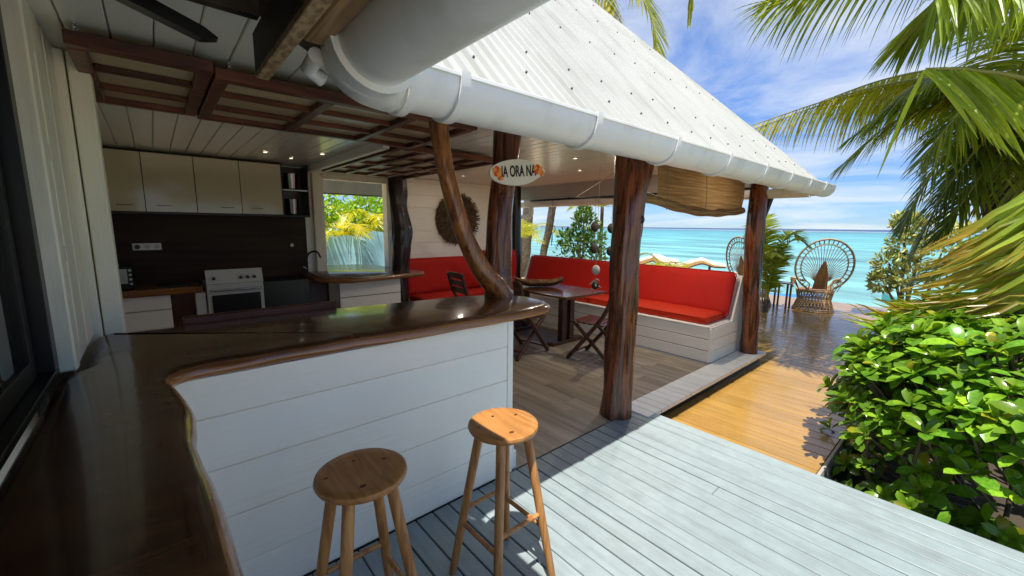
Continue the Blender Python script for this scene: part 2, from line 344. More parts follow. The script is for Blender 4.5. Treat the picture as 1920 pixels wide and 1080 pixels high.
def spline(P, n):
    P = [Vector(p) for p in P]; k = len(P) - 1; out = []
    for i in range(n + 1):
        t = i / n * k; j = min(int(t), k - 1); u = t - j
        p0 = P[j - 1] if j > 0 else P[0] * 2 - P[1]; p1 = P[j]; p2 = P[j + 1]; p3 = P[j + 2] if j + 2 <= k else P[k] * 2 - P[k - 1]
        out.append(0.5 * ((2 * p1) + (p2 - p0) * u + (2 * p0 - 5 * p1 + 4 * p2 - p3) * u * u + (3 * p1 - p0 - 3 * p2 + p3) * u ** 3))
    return out
def dup(root, loc, rz=0.0, label=None, group=None):
    r = root.copy(); C.objects.link(r); r.location = loc; r.rotation_euler = (0, 0, rz)
    if label: r['label'] = label
    if group: r['group'] = group
    for ch in list(root.children):
        c = ch.copy(); C.objects.link(c); c.parent = r
        for g in list(ch.children):
            d = g.copy(); C.objects.link(d); d.parent = c
    return r

# ================================================================ THE SETTING
# ground: one sheet, sloping under the lagoon at an uneven shoreline
def shore(y): return 13.0 + 4.5 / (1 + math.exp(-(y - 6.2) * 1.4)) + 0.5 * math.sin(y * 0.5)
g = MB(); xs = [-60, -30, -12, -6, -2, 0, 2, 3, 4, 5, 6, 7, 8, 9, 10, 11, 12, 12.5, 13, 13.5, 14, 15, 16, 17, 18, 19, 20, 22, 26, 34, 50]
ys = [-80, -50, -30, -20, -12, -8, -5, -3, -2, -1, 0, 1, 2, 3, 4, 5, 6, 7, 8, 9, 10, 12, 15, 20, 30, 50, 80]
V = []
for x in xs:
    for y in ys:
        d = x - shore(y); z = -0.42 if d < -0.6 else -0.42 - (d + 0.6) * 0.18
        if 3 < x < 12 and y < 3: z -= 0.1
        z += 0.03 * noise.noise(Vector((x * .7, y * .7, 0))); V.append((x, y, max(z, -4)))
ny = len(ys); F = [(i * ny + j, (i + 1) * ny + j, (i + 1) * ny + j + 1, i * ny + j + 1) for i in range(len(xs) - 1) for j in range(ny - 1)]
g.add(V, F); struct(g.obj('ground', 'sand', smooth=60))
sb = MB(); sb.box(3.26, 7.8, -3.2, 0.72, -0.8, -0.36); struct(sb.obj('planting_bed', 'soil'))

# lagoon
def sea_mat():
    M = bpy.data.materials.new('lagoon_water'); M.use_nodes = True; N = M.node_tree.nodes; L = M.node_tree.links; N.clear()
    out = N.new('ShaderNodeOutputMaterial'); P = N.new('ShaderNodeBsdfPrincipled'); P.inputs['Roughness'].default_value = 0.28; P.inputs['Specular IOR Level'].default_value = 0.12
    geo = N.new('ShaderNodeNewGeometry'); sp = N.new('ShaderNodeSeparateXYZ'); L.new(geo.outputs['Position'], sp.inputs[0])
    nz = N.new('ShaderNodeTexNoise'); nz.inputs['Scale'].default_value = 0.02; nz.inputs['Detail'].default_value = 6
    mpp = N.new('ShaderNodeMapping'); mpp.inputs['Scale'].default_value = (1, 0.35, 1); L.new(geo.outputs['Position'], mpp.inputs[0]); L.new(mpp.outputs[0], nz.inputs['Vector'])
    ad = N.new('ShaderNodeMath'); ad.operation = 'MULTIPLY_ADD'; ad.inputs[1].default_value = 90; L.new(nz.outputs['Fac'], ad.inputs[0]); L.new(sp.outputs['X'], ad.inputs[2])
    lg = N.new('ShaderNodeMath'); lg.operation = 'LOGARITHM'; lg.inputs[1].default_value = 10; L.new(ad.outputs[0], lg.inputs[0])
    mr = N.new('ShaderNodeMapRange'); mr.inputs[1].default_value = 1.6; mr.inputs[2].default_value = 3.6; L.new(lg.outputs[0], mr.inputs[0])
    ramp = N.new('ShaderNodeValToRGB'); e = ramp.color_ramp.elements
    e[0].position = 0.0; e[0].color = (0.26, 0.44, 0.40, 1); e[1].position = 1.0; e[1].color = (0.01, 0.05, 0.16, 1)
    for p, c in ((0.10, (0.17, 0.41, 0.40)), (0.28, (0.115, 0.385, 0.39)), (0.42, (0.08, 0.33, 0.355)), (0.52, (0.06, 0.22, 0.26)), (0.565, (0.05, 0.17, 0.21)), (0.573, (0.62, 0.66, 0.66)), (0.597, (0.50, 0.56, 0.58)), (0.605, (0.012, 0.045, 0.13))):
        q = e.new(p); q.color = (*c, 1)
    L.new(mr.outputs[0], ramp.inputs[0])
    n2 = N.new('ShaderNodeTexNoise'); n2.inputs['Scale'].default_value = 0.25; n2.inputs['Detail'].default_value = 7; mp2 = N.new('ShaderNodeMapping'); mp2.inputs['Scale'].default_value = (1.0, 0.3, 1); mp2.inputs['Rotation'].default_value = (0, 0, 0.2)
    L.new(geo.outputs['Position'], mp2.inputs[0]); L.new(mp2.outputs[0], n2.inputs['Vector'])
    hs = N.new('ShaderNodeHueSaturation'); m5 = N.new('ShaderNodeMapRange'); m5.inputs[1].default_value = 0.3; m5.inputs[2].default_value = 0.7; m5.inputs[3].default_value = 0.42; m5.inputs[4].default_value = 1.3
    L.new(n2.outputs['Fac'], m5.inputs[0]); L.new(m5.outputs[0], hs.inputs['Value']); L.new(ramp.outputs[0], hs.inputs['Color']); L.new(hs.outputs[0], P.inputs['Base Color'])
    n3 = N.new('ShaderNodeTexNoise'); n3.inputs['Scale'].default_value = 1.6; n3.inputs['Detail'].default_value = 5; mp3 = N.new('ShaderNodeMapping'); mp3.inputs['Scale'].default_value = (1.0, 0.4, 1); L.new(geo.outputs['Position'], mp3.inputs[0]); L.new(mp3.outputs[0], n3.inputs['Vector'])
    b = N.new('ShaderNodeBump'); b.inputs['Strength'].default_value = 0.8; b.inputs['Distance'].default_value = 0.3; L.new(n3.outputs['Fac'], b.inputs['Height']); L.new(b.outputs[0], P.inputs['Normal'])
    L.new(P.outputs[0], out.inputs[0]); return M
MT['sea'] = sea_mat()
w = MB(); w.add([(11.5, -9000, -0.72), (14000, -9000, -0.72), (14000, 14000, -0.72), (11.5, 14000, -0.72)], [(0, 1, 2, 3)])
struct(w.obj('lagoon_water', 'sea'))

# grey painted deck, planks run along Y
def plank_set(parent, name, matname, x0, x1, pitch, y0, y1, ztop, th=0.028, gaps=(0.004, 0.008), ch=0.003, jit=0.0015, r=rnd):
    cache = {}; x = x1
    while x > x0 + 0.02:
        gap = gaps[0] if r.random() < 0.45 else gaps[1]
        wd = round(pitch - gap, 4); key = wd
        if key not in cache:
            cache[key] = MB().box(-wd / 2, wd / 2, y0, y1, -th, 0, ch).mesh(name, matname)
        if r.random() < 0.15 and y1 - y0 > 3:
            ym = r.uniform(-0.8, 1.2)
            for a_, b_ in ((y0, ym - .0015), (ym + .0015, y1)): link(name, MB().box(-wd / 2, wd / 2, a_, b_, -th, 0, ch).mesh(name, matname), parent, (x - pitch / 2, 0, ztop + r.uniform(-jit, jit)))
        else: link(name, cache[key], parent, (x - pitch / 2, 0, ztop + r.uniform(-jit, jit)))
        x -= pitch
deck = MB().box(-0.9, 3.19, -4.5, 1.88, -0.20, -0.11).obj('grey_deck', 'soil'); struct(deck)
plank_set(deck, 'plank', 'deck', -0.75, 3.20, 0.107, -4.5, 1.882, 0.0, gaps=(0.0045, 0.0095))
rim = MB().box(3.196, 3.222, -4.5, 1.70, -0.40, -0.03, 0.003).obj('edge_board', 'deck', deck)
# ochre deck, lower
od = MB().box(3.24, 12.35, 0.70, 2.2, -0.32, -0.175)
od.box(6.2, 12.35, -0.6, 0.70, -0.32, -0.176); od.box(6.0, 12.35, 2.2, 8.2, -0.32, -0.177)
odk = od.obj('ochre_deck', 'soil'); struct(odk)
x = 3.245; i = 0; meshes = {}
while x < 12.3:
    y0 = 0.62 if x < 6.4 else -0.6 + 0.25 * math.sin(x * 1.3)
    y1 = 2.3 if x < 6.05 else 8.2
    key = (round(y0, 1), y1)
    if key not in meshes: meshes[key] = MB().box(0.003, 0.134, key[0], y1, -0.028, 0, 0.003).mesh('plank', 'ochre')
    link('plank', meshes[key], odk, (x, 0, -0.13 + rnd.uniform(-.001, .001))); x += 0.138
fb = MB().box(3.24, 6.4, 0.575, 0.597, -0.42, -0.135, 0.003).obj('edge_board', 'chipped', odk)
# indoor floor planks
fl = MB().box(-0.35, 5.9, 1.885, 6.05, -0.14, -0.03).obj('dining_floor', 'soil'); struct(fl)
x = 1.66; row = 0
fm = {}
while x < 5.9:
    y = 1.896 - rnd.uniform(0, 0.9); w_ = 0.178
    while y < 6.0:
        ln = 1.22; a = max(y, 1.896); b = min(y + ln, 6.04)
        if b - a > 0.05:
            k = (round(a, 2), round(b, 2)); me = MB().box(0.0006, w_ - 0.0006, a, b, -0.012, 0, 0.0008).mesh('plank', 'floor')
            link('plank', me, fl, (x, 0, -0.001 + rnd.uniform(-.0004, .0004)))
        y += ln
    x += w_
# white step at the edge of the veranda floor
st = MB().box(3.06, 5.95, 1.74, 2.0, -0.035, -0.012).obj('veranda_step', 'soil'); struct(st)
sm = MB().box(0.001, 0.110, 1.715, 1.985, -0.03, 0.012, 0.004).mesh('plank', 'step'); x = 3.06
while x < 5.9: link('plank', sm, st, (x, 0, rnd.uniform(-.001, .001))); x += 0.116
MB().box(3.1, 5.93, 1.78, 1.84, -0.3, -0.036).obj('gap_shade', 'black', st)  # black strip stands in for the shadow gap under the step

# ceiling of glossy boards along Y
ce = MB().box(-0.45, 5.82, 1.60, 6.1, 2.385, 2.40).obj('ceiling', 'white'); struct(ce)
cm = MB().box(0.002, 0.128, 1.60, 6.09, 0, 0.02, 0.004).mesh('board', 'ceil'); x = -0.45
while x < 5.76: link('board', cm, ce, (x, 0, 2.35 + rnd.uniform(-.0008, .0008))); x += 0.1305
# dropped trim between kitchen and dining ceilings
MB().box(1.56, 1.62, 3.5, 6.04, 2.27, 2.349, 0.004).obj('trim', 'white', ce)

# ================================================================ WALLS
# kitchen back wall with the hatch opening
bw = wthing('back_wall', 'white boarded back wall of the dining room behind the red bench', 'wall', (3.9, 6.05, 0))
z = 0.0
while z < 2.34:
    z1 = min(z + 0.19, 2.345); MB().box(2.84, 5.22, 6.05, 6.075, z + 0.001, z1 - 0.001, 0.0015).obj('board', 'siding', bw); z = z1
MB().box(2.83, 5.23, 6.077, 6.14, 0, 2.345).obj('backing', 'white', bw)
kw = wthing('kitchen_wall', 'dark kitchen back wall with brown splashback behind the cooker', 'wall', (0.7, 6.05, 0))
MB().box(-0.36, 1.70, 6.05, 6.14, 0, 2.345).obj('backing', 'white', kw)
MB().box(-0.33, 1.56, 6.03, 6.048, 0.90, 1.72, 0.002).obj('splashback', 'dark', kw)
MB().box(1.70, 2.83, 6.06, 6.14, 0, 0.90).obj('wall_below_hatch', 'white', kw)
hf = wthing('hatch_window', 'white framed hatch opening to the garden beside the kitchen shelf', 'window', (2.25, 6.05, 0.95))
MB().box(1.66, 1.76, 5.98, 6.15, 0.95, 2.345, 0.004).obj('jamb', 'oldwhite', hf)
MB().box(1.762, 1.80, 6.0, 6.13, 0.95, 2.27, 0.004).obj('jamb', 'oldwhite', hf)
MB().box(2.70, 2.80, 5.99, 6.15, 0.95, 2.345, 0.004).obj('jamb', 'oldwhite', hf)
MB().box(1.802, 2.698, 6.0, 6.13, 2.225, 2.30, 0.004).obj('lintel', 'oldwhite', hf)
MB().box(1.761, 2.699, 6.04, 6.12, 2.302, 2.345).obj('lintel', 'oldwhite', hf)
lw = wthing('side_wall', 'dim white side wall of the kitchen at the far left', 'wall', (-0.36, 4.4, 0))
MB().box(-0.44, -0.36, 2.80, 6.14, 0, 2.345).obj('panel', 'white', lw)

# left: slatted white boards and post standing on the counter
sw = wthing('slatted_wall', 'worn white wall of vertical boards with black slits beside the sliding window', 'wall', (-0.28, 2.35, 1.10))
MB().box(-0.345, -0.243, 2.035, 2.10, 1.101, 2.345, 0.006).obj('jamb', 'oldwhite', sw)
MB().box(-0.44, -0.330, 2.10, 2.66, 0.0, 2.345).obj('backing', 'black', sw)
for a, b, xo in ((2.103, 2.190, -0.250), (2.222, 2.325, -0.250), (2.329, 2.432, -0.2515), (2.436, 2.545, -0.2495), (2.549, 2.655, -0.251)):
    MB().box(-0.328, xo, a, b, 1.101, 2.345, 0.003).obj('board', 'oldwhite', sw)
for a, b in ((1.101, 1.17), (1.47, 1.53), (1.83, 1.89), (2.19, 2.345)): MB().box(-0.328, -0.2505, 2.1905, 2.2215, a, b).obj('slit_block', 'oldwhite', sw)
wp = wthing('wall_post', 'pale weathered square post at the kitchen end of the counter', 'post', (-0.2, 2.72, 0))
MB().box(-0.335, -0.222, 2.668, 2.79, 0.0, 2.345, 0.006).obj('board', 'oldwhite', wp)
MB().box(-0.216, -0.145, 2.672, 2.79, 0.0, 2.345, 0.006).obj('board', 'oldwhite', wp)
# sliding window above the counter
sl = wthing('sliding_window', 'black framed sliding window standing on the dark counter', 'window', (-0.33, 1.0, 1.10))
MB().box(-0.345, -0.285, -0.6, 2.03, 1.101, 1.125, 0.003).obj('track', 'alu', sl)
MB().box(-0.345, -0.285, -0.6, 2.03, 2.29, 2.345, 0.003).obj('track', 'alu', sl)
MB().box(-0.345, -0.285, 1.965, 2.030, 1.126, 2.289, 0.003).obj('frame_stile', 'alu', sl)
for n_, (a, b, xo) in enumerate(((1.10, 1.93, -0.332), (0.2, 1.18, -0.308))):
    sh = MB()
    sh.box(xo - .012, xo + .012, a, a + 0.055, 1.128, 2.287, 0.002); sh.box(xo - .012, xo + .012, b - 0.055, b, 1.128, 2.287, 0.002)
    sh.box(xo - .012, xo + .012, a + .0552, b - .0552, 1.128, 1.19, 0.002); sh.box(xo - .012, xo + .012, a + .0552, b - .0552, 2.23, 2.287, 0.002)
    so = sh.obj('sash', 'alu', sl)
    MB().box(xo - .003, xo + .003, a + .05, b - .05, 1.188, 2.232).obj('pane', 'glass', so)
cu = MB(); V = []; 
for i in range(121):
    y = -0.6 + i * 0.022; xo = -0.44 + 0.012 * math.sin(i * 0.9); V += [(xo, y, 1.11), (xo, y, 2.33)]
cu.add(V, [(2 * i, 2 * i + 2, 2 * i + 3, 2 * i + 1) for i in range(120)])
tag(cu.obj('curtain', 'curtain', smooth=60), 'grey curtain hanging behind the sliding window glass', 'curtain')
hw = wthing('house_wall', 'unlit house room wall behind the curtain of the sliding window', 'wall', (-0.6, 0.5, 0))
MB().box(-0.62, -0.56, -0.6, 2.8, 0, 2.6).obj('panel', 'dark', hw)
MB().box(-0.42, -0.36, -0.6, 2.09, 0, 1.03).obj('panel', 'white', hw)

# ================================================================ BAR
bar = wthing('boarded_bar', 'white lap boarded bar front facing the two stools', 'bar', (0.8, 1.95, 0))
zs = [0.012, 0.205, 0.43, 0.65, 0.87, 1.037]
for k in range(5):
    MB().box(-0.30, 1.612, 1.886 + rnd.uniform(-.0015, .0015), 1.912, zs[k] + 0.002, zs[k + 1] - 0.002, 0.0025).obj('board', 'siding', bar)
MB().box(-0.3, 1.60, 1.895, 2.02, 0, 1.03).obj('backing', 'oldwhite', bar)
MB().box(1.614, 1.660, 1.882, 1.925, 0.0, 1.037, 0.004).obj('corner_trim', 'siding', bar)
MB().box(1.615, 1.655, 1.927, 2.45, 0.0, 1.035, 0.003).obj('end_panel', 'siding', bar)
MB().box(1.662, 1.715, 1.90, 1.99, 0.0, 0.13, 0.006).obj('plinth_block', 'white', bar)
MB().box(1.662, 1.700, 1.905, 1.985, 0.131, 0.175, 0.008).obj('plinth_block', 'white', bar)
# live edge slab, L shaped
outline = [(-0.292, -0.6), (-0.292, 0.6), (-0.292, 1.9), (-0.292, 2.03), (-0.242, 2.08), (-0.245, 2.64), (-0.2, 2.663), (0.1, 2.66), (0.5, 2.66), (0.85, 2.645), (1.2, 2.60), (1.55, 2.565), (1.82, 2.50), (2.0, 2.40),
           (2.085, 2.24), (2.085, 2.07), (2.06, 1.96), (1.97, 1.875), (1.8, 1.842), (1.6, 1.835), (1.4, 1.832), (1.2, 1.84), (1.0, 1.838), (0.8, 1.85), (0.65, 1.868), (0.5, 1.862), (0.38, 1.872), (0.27, 1.860), (0.17, 1.868), (0.09, 1.862), (0.03, 1.835), (0.002, 1.77),
           (0.014, 1.69), (0.031, 1.57), (0.039, 1.45), (0.037, 1.34), (0.035, 1.24), (0.040, 1.12), (0.050, 1.02), (0.056, 0.93), (0.054, 0.84), (0.057, 0.77), (0.061, 0.70), (0.058, 0.5), (0.05, 0.2), (0.03, -0.2), (0.05, -0.6)]
op = []
k = len(outline)
for i in range(k):
    p0, p1, p2, p3 = [Vector((*outline[(i + j) % k], 0)) for j in (-1, 0, 1, 2)]
    wild = not (i < 6 or i == k - 1)
    for s_ in range(5 if wild else 1):
        u = s_ / 5
        q = 0.5 * ((2 * p1) + (p2 - p0) * u + (2 * p0 - 5 * p1 + 4 * p2 - p3) * u * u + (3 * p1 - p0 - 3 * p2 + p3) * u ** 3) if wild else p1
        if wild and i > 7: q += Vector((noise.noise(q * 9), noise.noise(q * 9 + Vector((7, 0, 0))), 0)) * 0.004
        op.append(q)
k = len(op); area = sum(op[i].x * op[(i + 1) % k].y - op[(i + 1) % k].x * op[i].y for i in range(k)); sgn = 1 if area > 0 else -1
nor = []
for i in range(k):
    t = (op[(i + 1) % k] - op[i - 1]); nor.append(Vector((t.y, -t.x, 0)).normalized() * sgn)
slab = MB(); prof = [(-0.030, 1.038), (-0.010, 1.042), (-0.001, 1.053), (0.0, 1.064), (-0.006, 1.078), (-0.018, 1.088), (-0.034, 1.0955), (-0.052, 1.0985), (-0.066, 1.10)]
V = []
for pi, (o_, z_) in enumerate(prof):
    for i in range(k):
        wob = 0.004 * noise.noise(Vector((op[i].x * 6, op[i].y * 6, z_ * 30)))
        q = op[i] + nor[i] * (o_ + (wob if 0 < pi < 7 else 0)); V.append((q.x, q.y, z_))
F = []; ms = []
for a in range(len(prof) - 1):
    for i in range(k):
        i2 = (i + 1) % k; f = (a * k + i, a * k + i2, (a + 1) * k + i2, (a + 1) * k + i); F.append(f if sgn > 0 else f[::-1]); ms.append(1 if a < 5 else 0)
top = tuple((len(prof) - 1) * k + i for i in range(k)); bot = tuple(range(k))
F += [top if sgn > 0 else top[::-1], bot[::-1] if sgn > 0 else bot]; ms += [0, 1]
slab.v = V; slab.f = F; slab.m = ms; slab.t = [(1, 1, 1)] * len(V)
tag(slab.obj('bar_counter', ['counter', 'liveedge'], smooth=50), 'L shaped dark varnished wood bar counter with wavy live edge', 'counter')
tag(MB().box(0.075, 0.845, 2.672, 2.71, 0.98, 1.132, 0.006).obj('upstand_board', 'shutter'), 'dark wooden board standing along the rear edge of the bar counter', 'board')

# ================================================================ TREE TRUNK POSTS
def trunk(parent, name, pts, radii, matname, n=44, lump=0.20, seed=0, steps=70):
    P = spline(pts, steps); rr = []
    kk = len(radii) - 1
    for i in range(steps + 1):
        t = i / steps * kk; j = min(int(t), kk - 1); rr.append(radii[j] + (radii[j + 1] - radii[j]) * (t - j))
    return MB().tube(P, rr, n, lump=lump, seed=seed).obj(name, matname, parent, smooth=70)
p = wthing('trunk_post', 'thick varnished tree trunk post between bar and step', 'post', (2.93, 1.95, 0), 'varnished trunk posts')
trunk(p, 'shaft', [(2.915, 1.945, -0.02), (2.93, 1.95, 0.5), (2.945, 1.95, 1.0), (2.965, 1.96, 1.5), (3.0, 1.96, 2.0), (3.02, 1.96, 2.37)], [0.135, 0.122, 0.118, 0.122, 0.132, 0.15], 'post', seed=3)
trunk(p, 'branch_stub', [(3.03, 1.93, 1.86), (3.13, 1.91, 2.05), (3.19, 1.90, 2.3)], [0.06, 0.05, 0.045], 'post', n=12, seed=9, steps=8)
MB().lathe([(0.0, 0.012), (0.022, 0.008), (0.034, 0.0)], 10, cap=False).obj('knot', 'black', p).matrix_basis = Matrix.Translation((2.995, 1.838, 1.68)) @ Matrix.Rotation(R(90), 4, 'X')
p = wthing('trunk_post', 'slim varnished trunk post with forked branch at the end of the red bench', 'post', (5.74, 1.87, 0), 'varnished trunk posts')
trunk(p, 'shaft', [(5.76, 1.86, -0.02), (5.72, 1.87, 0.6), (5.66, 1.88, 1.2), (5.62, 1.88, 1.75), (5.66, 1.88, 2.36)], [0.105, 0.10, 0.095, 0.10, 0.085], 'post', seed=13)
trunk(p, 'branch', [(5.64, 1.86, 1.66), (5.74, 1.83, 1.85), (5.86, 1.80, 2.06), (6.0, 1.76, 2.2)], [0.05, 0.042, 0.035, 0.03], 'darkpost', n=12, seed=5, steps=12)
p = wthing('trunk_post', 'forked varnished tree trunk growing up through the end of the bar counter', 'post', (1.91, 2.35, 1.1), 'varnished trunk posts')
trunk(p, 'shaft', [(1.915, 2.35, 0.0), (1.915, 2.35, 1.05), (1.925, 2.37, 1.35), (1.95, 2.38, 1.7), (1.985, 2.38, 2.0), (2.02, 2.38, 2.36)], [0.10, 0.105, 0.098, 0.092, 0.092, 0.10], 'post', seed=21, steps=30)
trunk(p, 'branch', [(1.92, 2.31, 1.09), (1.85, 2.315, 1.19), (1.735, 2.33, 1.32), (1.62, 2.35, 1.53), (1.515, 2.35, 1.80), (1.455, 2.35, 2.02), (1.415, 2.35, 2.30)], [0.092, 0.08, 0.068, 0.060, 0.056, 0.055, 0.062], 'branch', n=30, seed=30, lump=0.10)
p = wthing('trunk_post', 'dark knotted trunk post at the end of the kitchen peninsula', 'post', (2.69, 5.6, 0), 'varnished trunk posts')
trunk(p, 'shaft', [(2.69, 5.6, 0), (2.68, 5.6, 0.9), (2.70, 5.6, 1.3), (2.73, 5.6, 1.55), (2.68, 5.6, 1.9), (2.68, 5.6, 2.36)], [0.13, 0.125, 0.15, 0.165, 0.125, 0.125], 'darkpost', seed=41, lump=0.25)
p = wthing('trunk_post', 'black slender post in the far corner of the dining room', 'post', (5.25, 5.98, 0), 'varnished trunk posts')
trunk(p, 'shaft', [(5.27, 5.96, 0), (5.26, 5.96, 1.2), (5.25, 5.96, 2.36)], [0.12, 0.115, 0.12], 'black', seed=51, lump=0.1)

# welcome sign on the trunk
sg = thing('welcome_sign', 'white surfboard shaped sign with flowers hung on the forked trunk', 'sign', (1.935, 2.185, 1.985))
sg.rotation_euler = (R(-4), R(-6), R(-14))
pts = []
for i in range(48):
    a = 2 * math.pi * i / 48; cx = math.cos(a); r_ = 0.088 * (1 + 0.05 * cx)
    y_ = math.copysign(abs(math.sin(a)) ** 0.9, math.sin(a)) * r_
    if cx > 0.2: y_ *= 1 - 0.35 * ((cx - 0.2) / 0.8) ** 1.5
    pts.append((0.205 * cx + (0.022 * max(0, cx) ** 6), y_))
MB().prism([(a, b) for a, b in pts], 1, -0.008, 0.010).obj('board', 'signwhite', sg)
fc = bpy.data.curves.new('text', 'FONT'); fc.body = 'IA ORA NA'; fc.size = 0.098; fc.align_x = 'CENTER'; fc.align_y = 'CENTER'; fc.extrude = 0.0012; fc.offset = 0.0022; fc.shear = 0.15
fo = bpy.data.objects.new('text', fc); C.objects.link(fo); bpy.context.view_layer.update()
me = bpy.data.meshes.new_from_object(fo.evaluated_get(bpy.context.evaluated_depsgraph_get())); bpy.data.objects.remove(fo)
me.materials.clear(); me.materials.append(MT['ink'])
lo = link('lettering', me, sg); lo.matrix_basis = Matrix.Translation((0.012, -0.0105, 0.004)) @ Matrix.Rotation(R(90), 4, 'X') @ Matrix.Diagonal((0.55, 1.05, 1, 1))
def flower(cx, cz, s, parent):
    b = MB()
    for k in range(5):
        a = k * 2 * math.pi / 5 + 0.3
        ring = [(cx + s * 0.55 * math.cos(a) + s * 0.5 * math.cos(t), -0.0112 - 0.0006 * k, cz + s * 0.55 * math.sin(a) + s * 0.5 * math.sin(t)) for t in [j * math.pi / 5 for j in range(10)]]
        b.add(ring, [tuple(range(10))], 0 if k % 2 else 1)
    b.add([(cx + s * 0.25 * math.cos(t), -0.0152, cz + s * 0.25 * math.sin(t)) for t in [j * math.pi / 4 for j in range(8)]], [tuple(range(8))], 0)
    b.obj('painted_flower', ['flower', 'flower2'], parent)
flower(-0.150, 0.010, 0.036, sg); flower(-0.132, -0.026, 0.026, sg); flower(0.168, 0.012, 0.036, sg); flower(0.196, -0.014, 0.022, sg)

# ================================================================ ROOFS AND GUTTERS
SL = 1.03; EY = 1.285; EZ = 2.12; KX = 6.9
pr = wthing('pavilion_roof', 'white ribbed metal hip roof over the dining veranda', 'roof', (3.0, 1.3, 2.1))
ridge = 4.2
def roof_pt(x, s_, h):  # s_ horizontal run from the eave, h normal offset
    n_ = Vector((0, -SL, 1)).normalized(); return Vector((x, EY + s_, EZ + SL * s_)) + n_ * h
b = MB(); pitch = 0.075
x = -0.7
prof = [(0.0, 0.0), (0.046, 0.0), (0.054, 0.018), (0.064, 0.018), (0.072, 0.0)]
cols = []
while x < 5.62:
    for dx, h in prof: cols.append((x + dx, h))
    x += pitch
V = []; F = []
for (cx, h) in cols:
    smax = min(ridge - EY, max(KX - EY - cx, 0.0)); V += [roof_pt(cx, (-0.04 if cx > 0.46 else 0.25) if smax > 0 else 0, h), roof_pt(cx, max(smax, 0.01), h)]
for i in range(len(cols) - 1): F.append((2 * i, 2 * i + 2, 2 * i + 3, 2 * i + 1))
b.add(V, F); b.obj('roof_sheet', 'roof', pr)
# sea side slope and rear slope
b = MB(); hx = KX - EY; cols = []; y = EY
b.add([(hx, EY, EZ), (hx, 7.1, EZ), (hx - (ridge - EY), ridge, EZ + SL * (ridge - EY))], [(0, 1, 2)]); b.obj('roof_sheet', 'roof', pr)
b = MB(); b.add([(-0.7, 7.1, EZ), (hx, 7.1, EZ), (hx - (ridge - EY), ridge, EZ + SL * (ridge - EY)), (-0.7, ridge, EZ + SL * (ridge - EY))], [(0, 1, 2, 3)]); b.obj('roof_sheet', 'roof', pr)
# hip cap
a = Vector((hx - 0.03, EY + 0.03, EZ + 0.035)); c_ = Vector((hx - (ridge - EY), ridge, EZ + SL * (ridge - EY) + 0.035)); d_ = (c_ - a)
b = MB(); V = []
for t in [i / 24 for i in range(25)]:
    q = a + d_ * t; wv = 0.006 * math.sin(t * 90)
    V += [q + Vector((-0.10, -0.035, -0.088 + wv)), q + Vector((-0.02, -0.02, 0.012)), q + Vector((0.03, 0.03, 0.012)), q + Vector((0.09, 0.05, -0.06))]
b.add(V, [(4 * i + j, 4 * i + 4 + j, 4 * i + 5 + j, 4 * i + 1 + j) for i in range(24) for j in range(3)]); b.obj('hip_cap', 'roof', pr, smooth=30)
# screws with washers
b = MB(); nv = Vector((0, -SL, 1)).normalized(); tx = Vector((1, 0, 0)); ty = Vector((0, 1, SL)).normalized()
for si, s_ in enumerate((0.14, 0.32, 0.80, 1.30, 1.75, 2.2)):
    x = 0.08 + (si % 2) * 0.15
    while x < KX - EY - s_ - 0.06:
        q = roof_pt(-0.7 + round((x + 0.7) / 0.075) * 0.075 + 0.061, s_ + rnd.uniform(-.02, .02), 0.0175)
        rg = [q + (tx * math.cos(t) + ty * math.sin(t)) * 0.0056 for t in [j * math.pi / 3 for j in range(6)]]
        b.add(rg + [p_ + nv * 0.010 for p_ in rg], [(6, 7, 8, 9, 10, 11)] + [(j, (j + 1) % 6, 6 + (j + 1) % 6, 6 + j) for j in range(6)])
        x += 0.3
stuff(b.obj('roof_screws', 'screw', pr))
MB().box(0.62, 5.60, 1.375, 1.40, 2.02, 2.19, 0.003).obj('fascia', 'white', pr)
b = MB(); b.prism([(1.402, 2.19), (1.60, 2.34), (1.60, 2.355), (1.402, 2.205)], 0, 0.62, 5.5); b.obj('soffit', 'white', pr)

def trough(parent, P, r, prof_n=14, name='trough', flip=False):
    """half round channel along straight path P (two points), rims at the given z"""
    a, b_ = Vector(P[0]), Vector(P[1]); d = (b_ - a).normalized(); sd = Vector((-d.y, d.x, 0))
    V = []; outer = []
    for i in range(prof_n + 1):
        an = math.pi * i / prof_n; outer.append((math.cos(an) * r, -math.sin(an) * r))
    ring = [(o[0], o[1]) for o in outer] + [(o[0] * 0.96, o[1] * 0.96) for o in outer[::-1]]
    # rolled lip
    ring = [(r, 0.0), (r + 0.008, 0.004), (r + 0.008, 0.014), (r, 0.018), (r - 0.008, 0.012)][::-1] + ring[1:]
    ring = ring + []
    k = len(ring)
    for q in (a, b_):
        for u, w_ in ring: V.append(q + sd * u * (1 if not flip else -1) + Vector((0, 0, w_)))
    F = [(i, (i + 1) % k, k + (i + 1) % k, k + i) for i in range(k)]
    return MB().add(V, F) or None, V, F
def gutter_piece(parent, A, B, r, flip, name, matname):
    b = MB(); _, V, F = trough(parent, (A, B), r, flip=flip); b.add(V, F); return b.obj(name, matname, parent, smooth=50)
